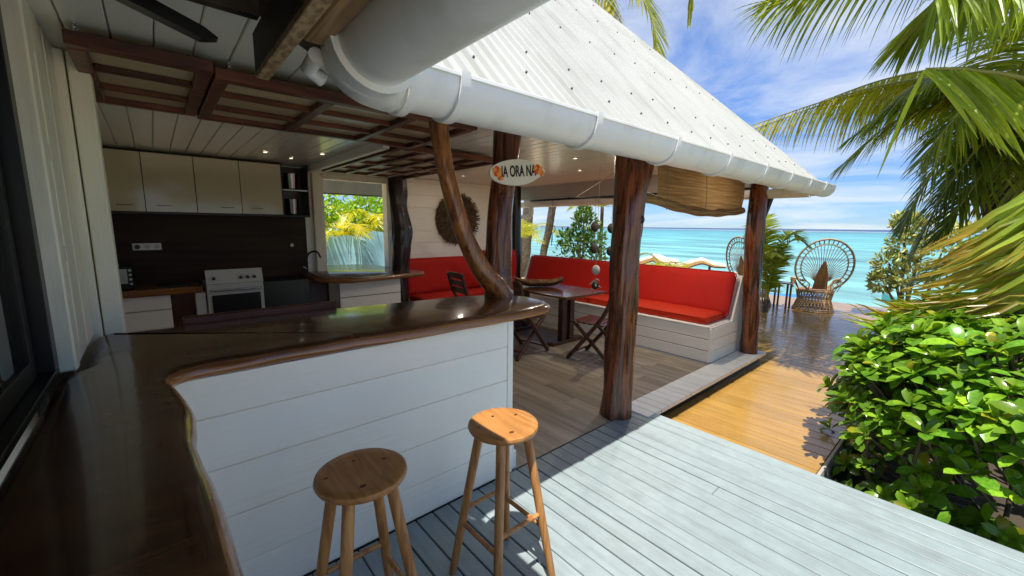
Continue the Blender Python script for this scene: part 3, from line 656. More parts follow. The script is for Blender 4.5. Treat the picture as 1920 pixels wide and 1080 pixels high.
def collar(parent, c, axis, r, wdt=0.035, th=0.012):
    b = MB(); V = []; n = 16
    for o in (-wdt / 2, wdt / 2):
        for rr in (r + th, r - 0.004):
            for i in range(n + 1):
                a = math.pi * (i / n) * 1.0; u = math.cos(a) * rr; w_ = -math.sin(a) * rr
                if i in (0, n): w_ += 0.022
                V.append((c[0] + (o if axis == 0 else u), c[1] + (u if axis == 0 else o), c[2] + w_))
    m_ = n + 1
    F = []
    for i in range(n):
        F += [(i, i + 1, 2 * m_ + i + 1, 2 * m_ + i), (m_ + i, 3 * m_ + i, 3 * m_ + i + 1, m_ + i + 1), (i, m_ + i, m_ + i + 1, i + 1), (2 * m_ + i, 2 * m_ + i + 1, 3 * m_ + i + 1, 3 * m_ + i)]
    b.add(V, F); return b.obj('collar', 'collar', parent, smooth=40)
GR = 0.105; GY = 1.265; GZ = 2.085; GX = 0.485
gt = wthing('roof_gutter', 'long white half round gutter along the veranda roof edge', 'gutter', (3.0, GY, GZ))
gutter_piece(gt, (5.78, GY, GZ), (0.60, GY, GZ), GR, False, 'trough', 'pvc')
for cx in (0.80, 1.50, 2.20, 2.90, 3.58, 4.2, 4.8, 5.35): collar(gt, (cx, GY, GZ), 0, GR)
b = MB(); V = [(5.782, GY + GR * math.cos(t), GZ - GR * math.sin(t)) for t in [j * math.pi / 12 for j in range(13)]]; b.add(V + [(x_ + 0.012, y_, z_) for x_, y_, z_ in V], [tuple(range(13)), tuple(range(13, 26))[::-1]] + [(j, j + 13, (j + 1) % 13 + 13, (j + 1) % 13) for j in range(13)]); b.obj('end_cap', 'pvc', gt)
# corner elbow where the two gutters meet: half round swept through the corner
b = MB(); V = []; n = 14
stations = []
for i in range(9):
    t = i / 8; an = R(90) * t
    # path from along X to along -Y, small radius bend
    cxp = Vector((0.60 - 0.115 * math.sin(an), GY - 0.0 - 0.115 * (1 - math.cos(an)), GZ)); d = Vector((-math.cos(an), -math.sin(an), 0)); stations.append((cxp, Vector((-d.y, d.x, 0))))
for q, sd in stations:
    for i in range(n + 1):
        a = math.pi * i / n; V.append(q + sd * math.cos(a) * (GR + 0.006) - Vector((0, 0, math.sin(a) * (GR + 0.006))))
b.add(V, [(s_ * (n + 1) + i, s_ * (n + 1) + i + 1, (s_ + 1) * (n + 1) + i + 1, (s_ + 1) * (n + 1) + i) for s_ in range(8) for i in range(n)])
eb = b.obj('elbow', 'pvc', gt, smooth=60); sdm = eb.modifiers.new('thick', 'SOLIDIFY'); sdm.thickness = 0.006
collar(gt, (0.625, GY, GZ), 0, GR + 0.006, 0.03)
g2 = wthing('house_gutter', 'large white gutter of the house roof passing overhead', 'gutter', (GX, 0.0, GZ))
gutter_piece(g2, (GX, 1.148, GZ), (GX, -0.5, GZ), GR, False, 'trough', 'pvc')
collar(g2, (GX, 1.115, GZ), 1, GR + 0.004, 0.05, 0.014); collar(g2, (GX, 0.35, GZ), 1, GR)
g3 = wthing('sea_gutter', 'white gutter along the sea side roof edge behind the far post', 'gutter', (5.72, 4, GZ))
gutter_piece(g3, (5.72, 6.9, GZ), (5.72, 1.38, GZ), GR, False, 'trough', 'pvc')
dp = wthing('downpipe', 'white bent downpipe under the sea side gutter', 'pipe', (5.8, 6.2, 1.8))
MB().tube(spline([(5.75, 6.05, 2.02), (5.75, 6.02, 1.92), (5.76, 6.06, 1.83), (5.77, 6.2, 1.80), (5.78, 6.7, 1.79)], 16), 0.045, 12).obj('pipe', 'pvc', dp, smooth=60)
# house roof over the camera
hr = wthing('house_roof', 'house roof slope above the sliding window', 'roof', (-1, 0, 2.2))
b = MB(); b.add([(0.50, -0.45, 2.13), (0.50, 1.5, 2.13), (-4.5, 1.5, 4.6), (-4.5, -0.45, 4.6), (0.50, -0.45, 2.17), (0.50, 1.5, 2.17), (-4.5, 1.5, 4.64), (-4.5, -0.45, 4.64)], [(0, 1, 2, 3), (7, 6, 5, 4), (0, 4, 5, 1), (1, 5, 6, 2), (2, 6, 7, 3), (3, 7, 4, 0)]); b.obj('roof_sheet', 'darkbeam', hr)
MB().box(-0.6, 0.60, 1.36, 1.78, 2.42, 2.43).obj('sun_leak_plate', 'darkbeam', hr)  # unseen plate added to block sun leaking between the two roofs
b = wthing('eave_beam', 'dark old beam with chipboard underside above the counter', 'beam', (0.3, 1.5, 2.07))
MB().box(0.286, 0.318, -0.5, 1.56, 2.085, 2.20, 0.003).obj('beam', 'darkbeam', b)
MB().box(0.284, 0.320, -0.5, 1.55, 2.066, 2.084, 0.002).obj('underside', 'osb', b)
tag(MB().box(0.324, 0.378, -0.5, 1.17, 2.068, 2.21, 0.004).obj('fascia_beam', 'pinebeam'), 'knotty pine fascia beam behind the overhead gutter', 'beam')
tag(MB().tube([(0.37, 1.22, 2.06), (0.37, 1.30, 2.05), (0.41, 1.31, 2.03)], 0.022, 12).obj('outlet_stub', 'pvc', smooth=60), 'short white pipe stub beside the pine fascia beam', 'pipe')
rf = MB(); rf.prism([(-0.36, 2.34), (0.16, 2.16), (0.19, 2.14), (0.15, 2.13), (-0.36, 2.29)], 1, 1.50, 1.545); tag(rf.obj('rafter', 'black'), 'black rafter tail pointing toward the gutter corner', 'beam')
rf = MB().box(-0.36, 0.28, 1.40, 1.44, 2.19, 2.33, 0.003).obj('rafter', 'darkbeam'); tag(rf, 'brown cross rafter behind the black rafter tail', 'beam')

# ================================================================ LIFTED SHUTTERS
def shutter(label, x0, x1, y0, y1, z, xb, ys_, chains, grp='wooden shutters hooked up under the ceiling'):
    s_ = wthing('ceiling_shutter', label, 'shutter', (x0, y0, z), grp); h = 0.05; w_ = 0.055
    MB().box(x0, x1, y0, y0 + w_, z, z + h, 0.004).obj('rail', 'shutter', s_); MB().box(x0, x1, y1 - w_, y1, z, z + h, 0.004).obj('rail', 'shutter', s_)
    for xx in [x0] + xb + [x1 - w_]: MB().box(xx, xx + w_, y0 + w_ + .001, y1 - w_ - .001, z - 0.002, z + h - 0.003, 0.004).obj('stile', 'shutter', s_)
    for yy in ys_: MB().box(x0 + w_, x1 - w_, yy, yy + 0.028, z + 0.002, z + 0.03, 0.003).obj('batten', 'shutter', s_)
    xx = [x0] + xb + [x1 - w_]
    for i in range(len(xx) - 1): MB().box(xx[i] + w_ - .004, xx[i + 1] + .004, y0 + .05, y1 - .05, z + 0.031, z + 0.041).obj('panel', 'ply', s_)
    for cx, cy in chains:
        b = MB()
        zz = z + h
        while zz < 2.345:
            b.tube([(cx + .006 * math.cos(t), cy, zz + 0.010 + .010 * math.sin(t)) for t in [j * math.pi / 4 for j in range(9)]], 0.0018, 5, caps=False); zz += 0.016
        b.obj('chain', 'steel', s_)
    return s_
shutter('short wooden shutter hooked under the ceiling next to the slatted wall', -0.185, 0.262, 2.285, 3.28, 2.262, [], [2.60, 2.93], [(-0.15, 2.31), (0.2, 3.2)])
shutter('long wooden shutter hooked under the ceiling above the bar', 0.268, 1.70, 2.315, 3.28, 2.250, [0.74, 1.22], [2.62, 2.94], [(0.33, 2.34), (1.66, 2.36)])
shutter('square gridded wooden shutter hooked under the ceiling by the hatch', 1.68, 2.84, 3.45, 5.62, 2.272, [1.95, 2.24, 2.53], [4.0, 4.54, 5.08], [(2.8, 3.6), (1.72, 5.5)])
for i, (x_, y_, pw) in enumerate(((0.95, 5.0, 0), (1.25, 5.25, 0), (1.42, 4.7, 0), (3.55, 5.2, 0.9), (3.5, 3.0, 2.6), (4.3, 3.6, 1.2), (4.7, 2.6, 7.5))):  # last entry is a fill lamp added to brighten the bench end
    l = wthing('downlight', ['lit ceiling downlight above the cooker', 'lit ceiling downlight above the open shelf', 'lit ceiling downlight beside the hatch shutter', 'lit ceiling downlight near the round wall hanging', 'lit ceiling downlight behind the thick trunk post', 'lit ceiling downlight above the dining table', 'added fill downlight above the near end of the red bench'][i], 'lamp', (x_, y_, 2.349), 'small ceiling downlights')
    b = MB(); b.lathe([(0.036, 0.0), (0.036, -0.006), (0.026, -0.008), (0.024, -0.002)], 14, (x_, y_, 2.349), cap=False); b.obj('bezel', 'steel', l, smooth=40)
    b = MB(); b.add([(x_ + 0.024 * math.cos(t), y_ + 0.024 * math.sin(t), 2.3445) for t in [j * math.pi / 6 for j in range(12)]], [tuple(range(12))[::-1]]); b.obj('lens', 'lamp', l)
    if not pw: continue
    ld = bpy.data.lights.new('downlight_bulb', 'AREA'); ld.shape = 'DISK'; ld.size = 0.05; ld.energy = pw; ld.color = (1.0, 0.88, 0.72)
    lb = bpy.data.objects.new('bulb', ld); C.objects.link(lb); lb.parent = l; lb.location = (x_, y_, 2.338)

# ================================================================ KITCHEN
uc = wthing('wall_cabinet', 'glossy taupe wall cabinets in a row above the cooker', 'cabinet', (0.47, 5.9, 1.72))
MB().box(-0.34, 1.228, 5.712, 6.028, 1.722, 2.34).obj('carcass', 'dark', uc)
xs_ = [-0.34, -0.034, 0.389, 0.803, 1.228]
for i in range(4):
    d = MB().box(xs_[i] + 0.003, xs_[i + 1] - 0.003, 5.69, 5.710, 1.725, 2.318, 0.002).obj('door', 'cab', uc)
    xc = xs_[i] + 0.09 if i != 2 else xs_[i + 1] - 0.20
    MB().tube([(xc, 5.69, 1.79), (xc, 5.672, 1.79), (xc + 0.12, 5.672, 1.79), (xc + 0.12, 5.69, 1.79)], 0.004, 6).obj('handle', 'steel', d)
MB().box(-0.34, 1.535, 5.70, 6.02, 1.700, 1.7215, 0.002).obj('bottom_shelf', 'alu', uc)
os_ = wthing('open_shelf', 'black open wall shelf between cabinets and hatch', 'shelf', (1.38, 5.9, 1.72))
MB().box(1.232, 1.242, 5.70, 6.028, 1.722, 2.34).obj('side', 'black', os_); MB().box(1.525, 1.535, 5.70, 6.028, 1.722, 2.34).obj('side', 'black', os_)
MB().box(1.243, 1.524, 6.01, 6.028, 1.722, 2.34).obj('back', 'black', os_); MB().box(1.243, 1.524, 5.705, 6.008, 2.02, 2.034).obj('shelf', 'steel', os_)
for i, zz in enumerate((2.035, 1.7225)):
    b = MB(); b.lathe([(0.052, 0), (0.060, 0.02), (0.068, 0.19), (0.072, 0.20), (0.066, 0.198), (0.055, 0.02)], 18, (1.36, 5.80, zz))
    tag(b.obj('steel_pot', 'steel', smooth=40), ['tall steel pot on the upper open shelf', 'tall steel pot on the lower open shelf'][i], 'pot', 'steel pots on the open shelf')
kc = wthing('kitchen_counter', 'wood topped kitchen counter with white side at the far left', 'counter', (0, 5.8, 0))
b = MB(); b.prism([(5.50, 0.868), (5.488, 0.885), (5.486, 0.92), (5.50, 0.938), (6.028, 0.94), (6.028, 0.868)], 0, -0.355, 0.345); b.obj('worktop', 'liveedge', kc, smooth=30)
MB().box(-0.355, 0.075, 5.56, 5.58, 0.716, 0.866, 0.003).obj('board', 'siding', kc); MB().box(-0.355, 0.075, 5.56, 5.58, 0.52, 0.707, 0.003).obj('board', 'siding', kc); MB().box(-0.355, 0.075, 5.56, 5.58, 0.02, 0.517, 0.003).obj('board', 'siding', kc)
MB().box(0.077, 0.28, 5.60, 6.0, 0.0, 0.866).obj('door', 'teak', kc); MB().box(0.284, 0.372, 5.55, 6.0, 0.0, 0.862, 0.003).obj('side', 'white', kc)
sv = wthing('cooker', 'white gas cooker with black oven door and steel handle', 'cooker', (0.65, 5.7, 0))
MB().box(0.383, 0.915, 5.47, 6.0, 0.0, 0.955, 0.006).obj('body', 'enamel', sv)
b = MB(); b.add([(0.383, 5.452, 0.957), (0.915, 5.452, 0.957), (0.915, 5.50, 1.105), (0.383, 5.50, 1.105), (0.383, 5.53, 0.957), (0.915, 5.53, 0.957), (0.915, 5.53, 1.105), (0.383, 5.53, 1.105)], [(0, 1, 2, 3), (5, 4, 7, 6), (3, 2, 6, 7), (0, 3, 7, 4), (1, 5, 6, 2), (4, 5, 1, 0)]); b.obj('control_panel', 'enamel', sv)
MB().box(0.39, 0.91, 5.531, 5.99, 0.957, 0.985, 0.004).obj('hob', 'black', sv); MB().box(0.42, 0.88, 5.458, 5.469, 0.40, 0.83, 0.004).obj('oven_door', 'black', sv)
MB().tube([(0.41, 5.468, 0.885), (0.41, 5.43, 0.885), (0.89, 5.43, 0.885), (0.89, 5.468, 0.885)], 0.012, 8).obj('handle', 'steel', sv, smooth=60)
for xk in (0.45, 0.70, 0.765, 0.83): MB().tube([(xk, 5.474, 1.02), (xk, 5.448, 1.013)], [0.020, 0.017], 12).obj('knob', 'steel', sv, smooth=40)
bs = MB().box(0.925, 1.44, 5.56, 6.02, 0.0, 0.93, 0.004).obj('sink_unit', 'black'); tag(bs, 'black sink unit between the cooker and the peninsula', 'cabinet')
fa = wthing('tap', 'black arched kitchen tap by the hatch', 'tap', (1.58, 5.85, 0.97)); b = MB().tube(spline([(1.50, 5.85, 0.93), (1.50, 5.85, 1.16), (1.54, 5.84, 1.24), (1.62, 5.82, 1.25), (1.66, 5.80, 1.17)], 18), 0.013, 8); b.obj('spout', 'black', fa, smooth=60)
MB().tube([(1.50, 5.85, 1.02), (1.44, 5.83, 1.06)], 0.008, 8).obj('lever', 'steel', fa, smooth=60)
so = wthing('wall_socket', 'white triple wall socket with black plug on the splashback', 'socket', (-0.06, 6.02, 1.35)); MB().box(-0.185, 0.055, 6.018, 6.0295, 1.313, 1.388, 0.004).obj('plate', 'white', so)
for i in range(3):
    b = MB().tube([(-0.145 + i * 0.08, 6.0175, 1.35), (-0.145 + i * 0.08, (5.98 if i == 0 else 6.0125), 1.35)], 0.024, 14); b.obj('plug' if i == 0 else 'outlet', 'black' if i == 0 else 'enamel', so, smooth=40)
so = wthing('wall_socket', 'small single wall socket to the right of the cooker', 'socket', (1.37, 6.02, 1.33)); MB().box(1.335, 1.41, 6.018, 6.0295, 1.295, 1.375, 0.004).obj('plate', 'dark', so); MB().tube([(1.372, 6.0175, 1.335), (1.372, 6.012, 1.335)], 0.022, 12).obj('outlet', 'enamel', so)
cm_ = wthing('coffee_machine', 'small black appliance with steel knobs on the wood counter', 'appliance', (-0.25, 5.75, 0.94)); MB().box(-0.34, -0.20, 5.62, 5.95, 0.941, 1.18, 0.01).obj('body', 'alu', cm_); MB().box(-0.345, -0.235, 5.61, 5.619, 1.0, 1.15, 0.003).obj('front_plate', 'steel', cm_)
for i in range(4): MB().tube([(-0.213, 5.619, 1.0 + i * 0.045), (-0.213, 5.60, 1.0 + i * 0.045)], 0.014, 10).obj('knob', 'steel', cm_, smooth=40)
tag(MB().box(-0.02, 0.24, 5.60, 5.85, 0.9415, 0.955, 0.004).obj('chopping_board', 'black'), 'dark chopping board lying on the wood kitchen counter', 'board')
# peninsula slab continuing through the hatch
pn = wthing('peninsula', 'kitchen peninsula with glossy live edge top under the hatch', 'counter', (2.1, 5.6, 0))
ol = [(1.44, 5.22), (1.58, 5.05), (1.75, 4.95), (2.0, 4.97), (2.25, 5.0), (2.5, 5.04), (2.78, 5.08), (2.86, 5.16), (2.84, 5.35), (2.86, 5.75), (2.82, 5.98), (2.69, 6.02), (2.69, 6.5), (2.4, 6.75), (1.82, 6.8), (1.81, 6.02), (1.45, 6.02)]
V = []; k = len(ol)
cx = sum(p_[0] for p_ in ol) / k; cy = sum(p_[1] for p_ in ol) / k
b = MB()
for o_, z_ in ((0.95, 0.905), (0.99, 0.915), (1.0, 0.935), (0.995, 0.96), (0.98, 0.97)):
    for p_ in ol: V.append((cx + (p_[0] - cx) * o_, cy + (p_[1] - cy) * o_, z_))
F = [(a * k + i, a * k + (i + 1) % k, (a + 1) * k + (i + 1) % k, (a + 1) * k + i) for a in range(4) for i in range(k)] + [tuple(4 * k + i for i in range(k)), tuple(range(k))[::-1]]
b.add(V, F); b.m = [1] * (4 * k) + [0, 1]; b.obj('worktop', ['counter', 'liveedge'], pn, smooth=40)
MB().box(1.69, 2.50, 5.20, 5.222, 0.706, 0.902, 0.003).obj('board', 'siding', pn); MB().box(1.69, 2.50, 5.20, 5.222, 0.45, 0.697, 0.003).obj('board', 'siding', pn); MB().box(1.69, 2.50, 5.20, 5.222, 0.0, 0.447, 0.003).obj('board', 'siding', pn)
MB().box(1.56, 1.688, 5.20, 5.30, 0.0, 0.902, 0.004).obj('leg', 'teak', pn); MB().box(1.60, 2.52, 5.224, 5.26, 0.0, 0.90).obj('backing', 'dark', pn)

# garden seen through the hatch: porch edge, tarp screen, plants
po = wthing('porch_eave', 'dark rafters of a porch roof outside the hatch', 'roof', (3.0, 8.0, 2.2))
MB().box(0.5, 5.6, 7.0, 8.2, 2.42, 2.45).obj('deck_board', 'darkbeam', po); MB().box(0.5, 5.6, 8.0, 8.06, 2.16, 2.419, 0.003).obj('fascia', 'teak', po)
for x_ in (1.6, 2.2, 2.8, 3.4, 4.0): MB().box(x_, x_ + 0.06, 6.9, 7.99, 2.30, 2.418, 0.003).obj('rafter', 'white', po)
tp = MB(); V = []
for i in range(40):
    x_ = 0.5 + i * 0.18; t_ = 1.40 + 0.06 * math.sin(i * 0.7) - 0.03 * math.sin(i * 1.9); y_ = 9.6 + 0.05 * math.sin(i * 1.3)
    for j in range(5): V.append((x_, y_ + 0.03 * math.sin(i * 2 + j * 1.7), -0.45 + (t_ + 0.45) * j / 4))
tp.add(V, [(i * 5 + j, (i + 1) * 5 + j, (i + 1) * 5 + j + 1, i * 5 + j + 1) for i in range(39) for j in range(4)])
tag(tp.obj('tarp_screen', 'tarp', smooth=80), 'crumpled light blue tarpaulin screen in the garden outside the hatch', 'screen')

# ================================================================ DINING
bn = wthing('bench', 'white boarded corner bench with slanted back on the sea side', 'bench', (5.3, 4.0, 0))
for z0, z1 in ((0.012, 0.147), (0.155, 0.290), (0.298, 0.43)): MB().box(4.90, 4.922, 2.034, 5.30, z0, z1, 0.003).obj('board', 'siding', bn)
MB().box(4.91, 4.93, 2.036, 5.29, 0.01, 0.43).obj('backing', 'darkbeam', bn)
for z0, z1 in ((0.012, 0.147), (0.155, 0.290), (0.298, 0.43)): MB().box(4.938, 5.84, 1.990, 1.999, z0, z1, 0.002).obj('board', 'siding', bn)
b = MB(); b.prism([(4.905, 0.012), (5.85, 0.012), (5.83, 1.0), (5.70, 1.0), (5.50, 0.445), (4.905, 0.445)], 1, 2.0, 2.028); b.obj('end_panel', 'white', bn)
MB().box(4.895, 4.935, 1.996, 2.032, 0.012, 0.432, 0.004).obj('corner_trim', 'siding', bn)
MB().box(4.89, 5.84, 2.033, 5.34, 0.433, 0.452, 0.004).obj('seat_board', 'siding', bn)
b = MB(); b.prism([(5.56, 0.453), (5.84, 0.453), (5.83, 1.0), (5.74, 1.0)], 1, 2.033, 6.04); b.obj('back_board', 'siding', bn)
b2 = wthing('bench', 'white bench along the back wall under the round wall hanging', 'bench', (4.0, 5.7, 0)); MB().box(2.9, 4.885, 5.38, 6.04, 0.0, 0.43, 0.004).obj('base', 'siding', b2); MB().box(4.886, 5.55, 5.36, 6.04, 0.0, 0.43, 0.004).obj('base', 'siding', b2)
def pillow(parent_label, name, x0, x1, y0, y1, z0, z1, matname, mtx=None, c=0.035, puff=0.02, cat='cushion'):
    """soft box: subdivided rounded slab"""
    nx, ny, nz = max(3, int((x1 - x0) / .08)), max(3, int((y1 - y0) / .08)), max(3, int((z1 - z0) / .05))
    V = []; F = []; idx = {}
    def pt(u, v, w_):
        p_ = Vector((x0 + (x1 - x0) * u, y0 + (y1 - y0) * v, z0 + (z1 - z0) * w_))
        q = Vector((min(max(p_.x, x0 + c), x1 - c), min(max(p_.y, y0 + c), y1 - c), min(max(p_.z, z0 + c), z1 - c))); d = p_ - q
        if d.length > 1e-6: p_ = q + d.normalized() * min(d.length, c)
        cen = Vector(((x0 + x1) / 2, (y0 + y1) / 2, (z0 + z1) / 2)); o_ = puff * (4 * u * (1 - u)) ** .5 * (4 * v * (1 - v)) ** .5 * (4 * w_ * (1 - w_)) ** .5
        e = [(x1 - x0), (y1 - y0), (z1 - z0)]; ax = e.index(min(e)); p_[ax] += (1 if p_[ax] > cen[ax] else -1) * puff * ([(v, w_), (u, w_), (u, v)][ax][0] * (1 - [(v, w_), (u, w_), (u, v)][ax][0]) * 4) ** .5 * ([(v, w_), (u, w_), (u, v)][ax][1] * (1 - [(v, w_), (u, w_), (u, v)][ax][1]) * 4) ** .5
        p_ += Vector((noise.noise(p_ * 5), noise.noise(p_ * 5 + Vector((9, 0, 0))), noise.noise(p_ * 5 + Vector((0, 9, 0))))) * 0.009 + Vector((1, 1, 1)) * 0.003 * noise.noise(Vector((p_.x * 3, p_.y * 16, p_.z * 9)))
        return p_
    def vid(i, j, l_):
        if (i, j, l_) not in idx: idx[i, j, l_] = len(V); V.append(pt(i / nx, j / ny, l_ / nz))
        return idx[i, j, l_]
    for i in range(nx):
        for j in range(ny): F += [(vid(i, j, nz), vid(i + 1, j, nz), vid(i + 1, j + 1, nz), vid(i, j + 1, nz)), (vid(i, j, 0), vid(i, j + 1, 0), vid(i + 1, j + 1, 0), vid(i + 1, j, 0))]
    for i in range(nx):
        for l_ in range(nz): F += [(vid(i, 0, l_), vid(i + 1, 0, l_), vid(i + 1, 0, l_ + 1), vid(i, 0, l_ + 1)), (vid(i, ny, l_), vid(i, ny, l_ + 1), vid(i + 1, ny, l_ + 1), vid(i + 1, ny, l_))]
    for j in range(ny):
        for l_ in range(nz): F += [(vid(0, j, l_), vid(0, j, l_ + 1), vid(0, j + 1, l_ + 1), vid(0, j + 1, l_)), (vid(nx, j, l_), vid(nx, j + 1, l_), vid(nx, j + 1, l_ + 1), vid(nx, j, l_ + 1))]
    if mtx: V = [mtx @ p_ for p_ in V]
    b = MB(); b.add(V, F); o = tag(b.obj(name, matname, smooth=60), parent_label, cat)
    e = [(x1 - x0), (y1 - y0), (z1 - z0)]; ax = e.index(min(e)); lo = [x0, y0, z0]; hi = [x1, y1, z1]; u_, v2 = [q for q in range(3) if q != ax]; rc = c * .6
    for face in (lo[ax] + c * .55, hi[ax] - c * .55):
        P = []
        for (cu_, cv_, a0_) in ((hi[u_] - rc, hi[v2] - rc, 0), (lo[u_] + rc, hi[v2] - rc, 90), (lo[u_] + rc, lo[v2] + rc, 180), (hi[u_] - rc, lo[v2] + rc, 270)):
            for q in range(4):
                a_ = R(a0_ + 30 * q); p_ = [0, 0, 0]; p_[ax] = face; p_[u_] = cu_ + rc * math.cos(a_); p_[v2] = cv_ + rc * math.sin(a_); P.append(Vector(p_))
        P.append(P[0].copy())
        if mtx: P = [mtx @ p_ for p_ in P]
        MB().tube(P, 0.006, 6, caps=False).obj('piping', matname, o, smooth=60)
    return o
pillow('red orange seat cushion on the near end of the sea side bench', 'seat_cushion', 4.96, 5.55, 2.10, 3.9, 0.454, 0.55, 'orange', c=0.03, puff=0.012)
pillow('red seat cushion on the far half of the sea side bench', 'seat_cushion', 4.96, 5.55, 3.91, 5.3, 0.454, 0.55, 'orange', c=0.03, puff=0.012)
tl = Matrix.Translation((5.50, 0, 0.50)) @ Matrix.Rotation(R(17), 4, 'Y') @ Matrix.Translation((-5.50, 0, -0.50))
pillow('long red back cushion leaning on the near part of the sea side bench', 'back_cushion', 5.42, 5.53, 2.06, 3.75, 0.49, 1.065, 'red', tl, c=0.05, puff=0.012)
pillow('long red back cushion leaning on the far part of the sea side bench', 'back_cushion', 5.42, 5.53, 3.76, 5.85, 0.49, 1.065, 'red', tl, c=0.05, puff=0.012)
pillow('red seat cushion of the back wall bench', 'seat_cushion', 2.95, 4.9, 5.37, 5.85, 0.435, 0.53, 'red', c=0.03, puff=0.012)
pillow('red back cushion along the white back wall', 'back_cushion', 2.92, 4.45, 5.90, 6.03, 0.5, 1.08, 'red', c=0.05, puff=0.01)
pillow('tall red back cushion in the corner beside the black post', 'back_cushion', 4.46, 5.28, 5.86, 6.01, 0.5, 1.17, 'red', c=0.05, puff=0.01)
# wall hanging
wh = wthing('wall_hanging', 'round dark brown raffia hanging on the white back wall', 'decoration', (3.98, 6.02, 1.72))
b = MB(); b.lathe([(0.0, 0.03), (0.14, 0.028), (0.30, 0.02), (0.42, 0.0)], 32, cap=False); b.add([], []); db = b.obj('disc', 'raffia', wh); db.matrix_basis = Matrix.Translation((3.98, 6.03, 1.72)) @ Matrix.Rotation(R(90), 4, 'X')
b = MB()
for i in range(700):
    a = rnd.uniform(0, 2 * math.pi); r0 = rnd.uniform(0.05, 0.36); r1 = min(r0 + rnd.uniform(.12, .2), 0.46 + rnd.uniform(-.02, .01)); wd = rnd.uniform(.005, .010); y_ = 6.03 - 0.03 - rnd.uniform(0.0, 0.02)
    c0, s0 = math.cos(a), math.sin(a); a1 = a + rnd.uniform(-.1, .1); c1, s1 = math.cos(a1), math.sin(a1)
    t_ = rnd.uniform(.5, 1.5)
    b.add([(3.98 + c0 * r0 - s0 * wd, y_, 1.72 + s0 * r0 + c0 * wd), (3.98 + c0 * r0 + s0 * wd, y_ - .004, 1.72 + s0 * r0 - c0 * wd), (3.98 + c1 * r1 + s0 * wd * .5, y_ - .012, 1.72 + s1 * r1 - c0 * wd * .5), (3.98 + c1 * r1 - s0 * wd * .5, y_ - .008, 1.72 + s1 * r1 + c0 * wd * .5)], [(0, 1, 2, 3)], tint=(t_, t_, t_))
stuff(b.obj('raffia_fringe', 'fibre', wh))
# table
tb = wthing('dining_table', 'dark varnished dining table in front of the red bench', 'table', (4.25, 4.1, 0))
MB().box(3.84, 4.68, 3.36, 4.98, 0.700, 0.738, 0.008).obj('table_top', 'counter', tb)
for y_ in (3.68, 4.6):
    for x_ in (4.14, 4.30): MB().box(x_, x_ + 0.09, y_, y_ + 0.09, 0.05, 0.698, 0.005).obj('leg', 'teak', tb)
    MB().box(3.95, 4.58, y_ - 0.01, y_ + 0.10, 0.0, 0.049, 0.006).obj('foot', 'teak', tb)
# boat shaped wooden tray
b = MB(); V = []; nu, nv_ = 15, 9
for lay in (0, 1):
    for i in range(nu):
        u = -1 + 2 * i / (nu - 1)
        for j in range(nv_):
            v_ = -1 + 2 * j / (nv_ - 1); hw_ = 0.15 * (1 - abs(u) ** 3 * 0.55); x_ = u * 0.36; y_ = v_ * hw_
            z_ = 0.015 + 0.075 * (abs(v_) ** 2.2) * (1 - 0.25 * abs(u)) + 0.075 * abs(u) ** 3; V.append((x_, y_, z_ - (0.014 if lay else 0)))
o_ = nu * nv_; F = []
for i in range(nu - 1):
    for j in range(nv_ - 1):
        q = (i * nv_ + j, (i + 1) * nv_ + j, (i + 1) * nv_ + j + 1, i * nv_ + j + 1); F.append(q); F.append(tuple(a + o_ for a in q[::-1]))
for i in range(nu - 1):
    for j in (0, nv_ - 1): F.append((i * nv_ + j, (i + 1) * nv_ + j, (i + 1) * nv_ + j + o_, i * nv_ + j + o_))
for j in range(nv_ - 1):
    for i in (0, nu - 1): F.append((i * nv_ + j, i * nv_ + j + 1, i * nv_ + j + 1 + o_, i * nv_ + j + o_))
b.add(V, F); tr = b.obj('wooden_tray', 'bowl', smooth=50, loc=(4.2, 4.22, 0.742)); tr.rotation_euler = (0, 0, R(-38)); tag(tr, 'boat shaped carved wooden tray on the dining table', 'tray')
# folding chairs
def folding_chair(label):
    t = thing('folding_chair', label, 'chair', group='dark folding chairs at the dining table')
    for s_ in (-1, 1):
        x_ = 0.20 * s_
        MB().tube(spline([(x_, 0.25, 0.012), (x_, 0.02, 0.30), (x_, -0.19, 0.60), (x_, -0.27, 0.88)], 10), 0.023, 8).obj('back_leg', 'teak', t, smooth=60)
        MB().tube([(x_ * .86, -0.27, 0.012), (x_ * .86, 0.0, 0.26), (x_ * .86, 0.20, 0.44)], 0.021, 8).obj('front_leg', 'teak', t, smooth=60)
    for i in range(6): MB().box(-0.19, 0.19, -0.17 + i * 0.068, -0.115 + i * 0.068, 0.435, 0.452, 0.004).obj('seat_slat', 'teak', t)
    for z_, y_ in ((0.62, -0.20), (0.72, -0.232), (0.82, -0.257)): MB().box(-0.19, 0.19, y_ - .01, y_ + .008, z_, z_ + 0.075, 0.004).obj('back_slat', 'teak', t)
    for y_, z_ in ((0.235, 0.06), (-0.2, 0.08)): MB().tube([(-0.19, y_, z_), (0.19, y_, z_)], 0.011, 8).obj('stretcher', 'teak', t, smooth=60)
    return t
fc1 = folding_chair('dark folding chair at the near end of the table beside the thick post'); fc1.location = (4.0, 2.98, 0); fc1.rotation_euler = (0, 0, R(8)); fc1.scale = (1.12, 1.12, 1.08)
dup(fc1, (3.46, 3.78, 0), R(-82), 'dark folding chair at the left side of the table, nearest the bar end')
dup(fc1, (3.42, 4.75, 0), R(-98), 'dark folding chair seen behind the forked trunk in front of the back bench')

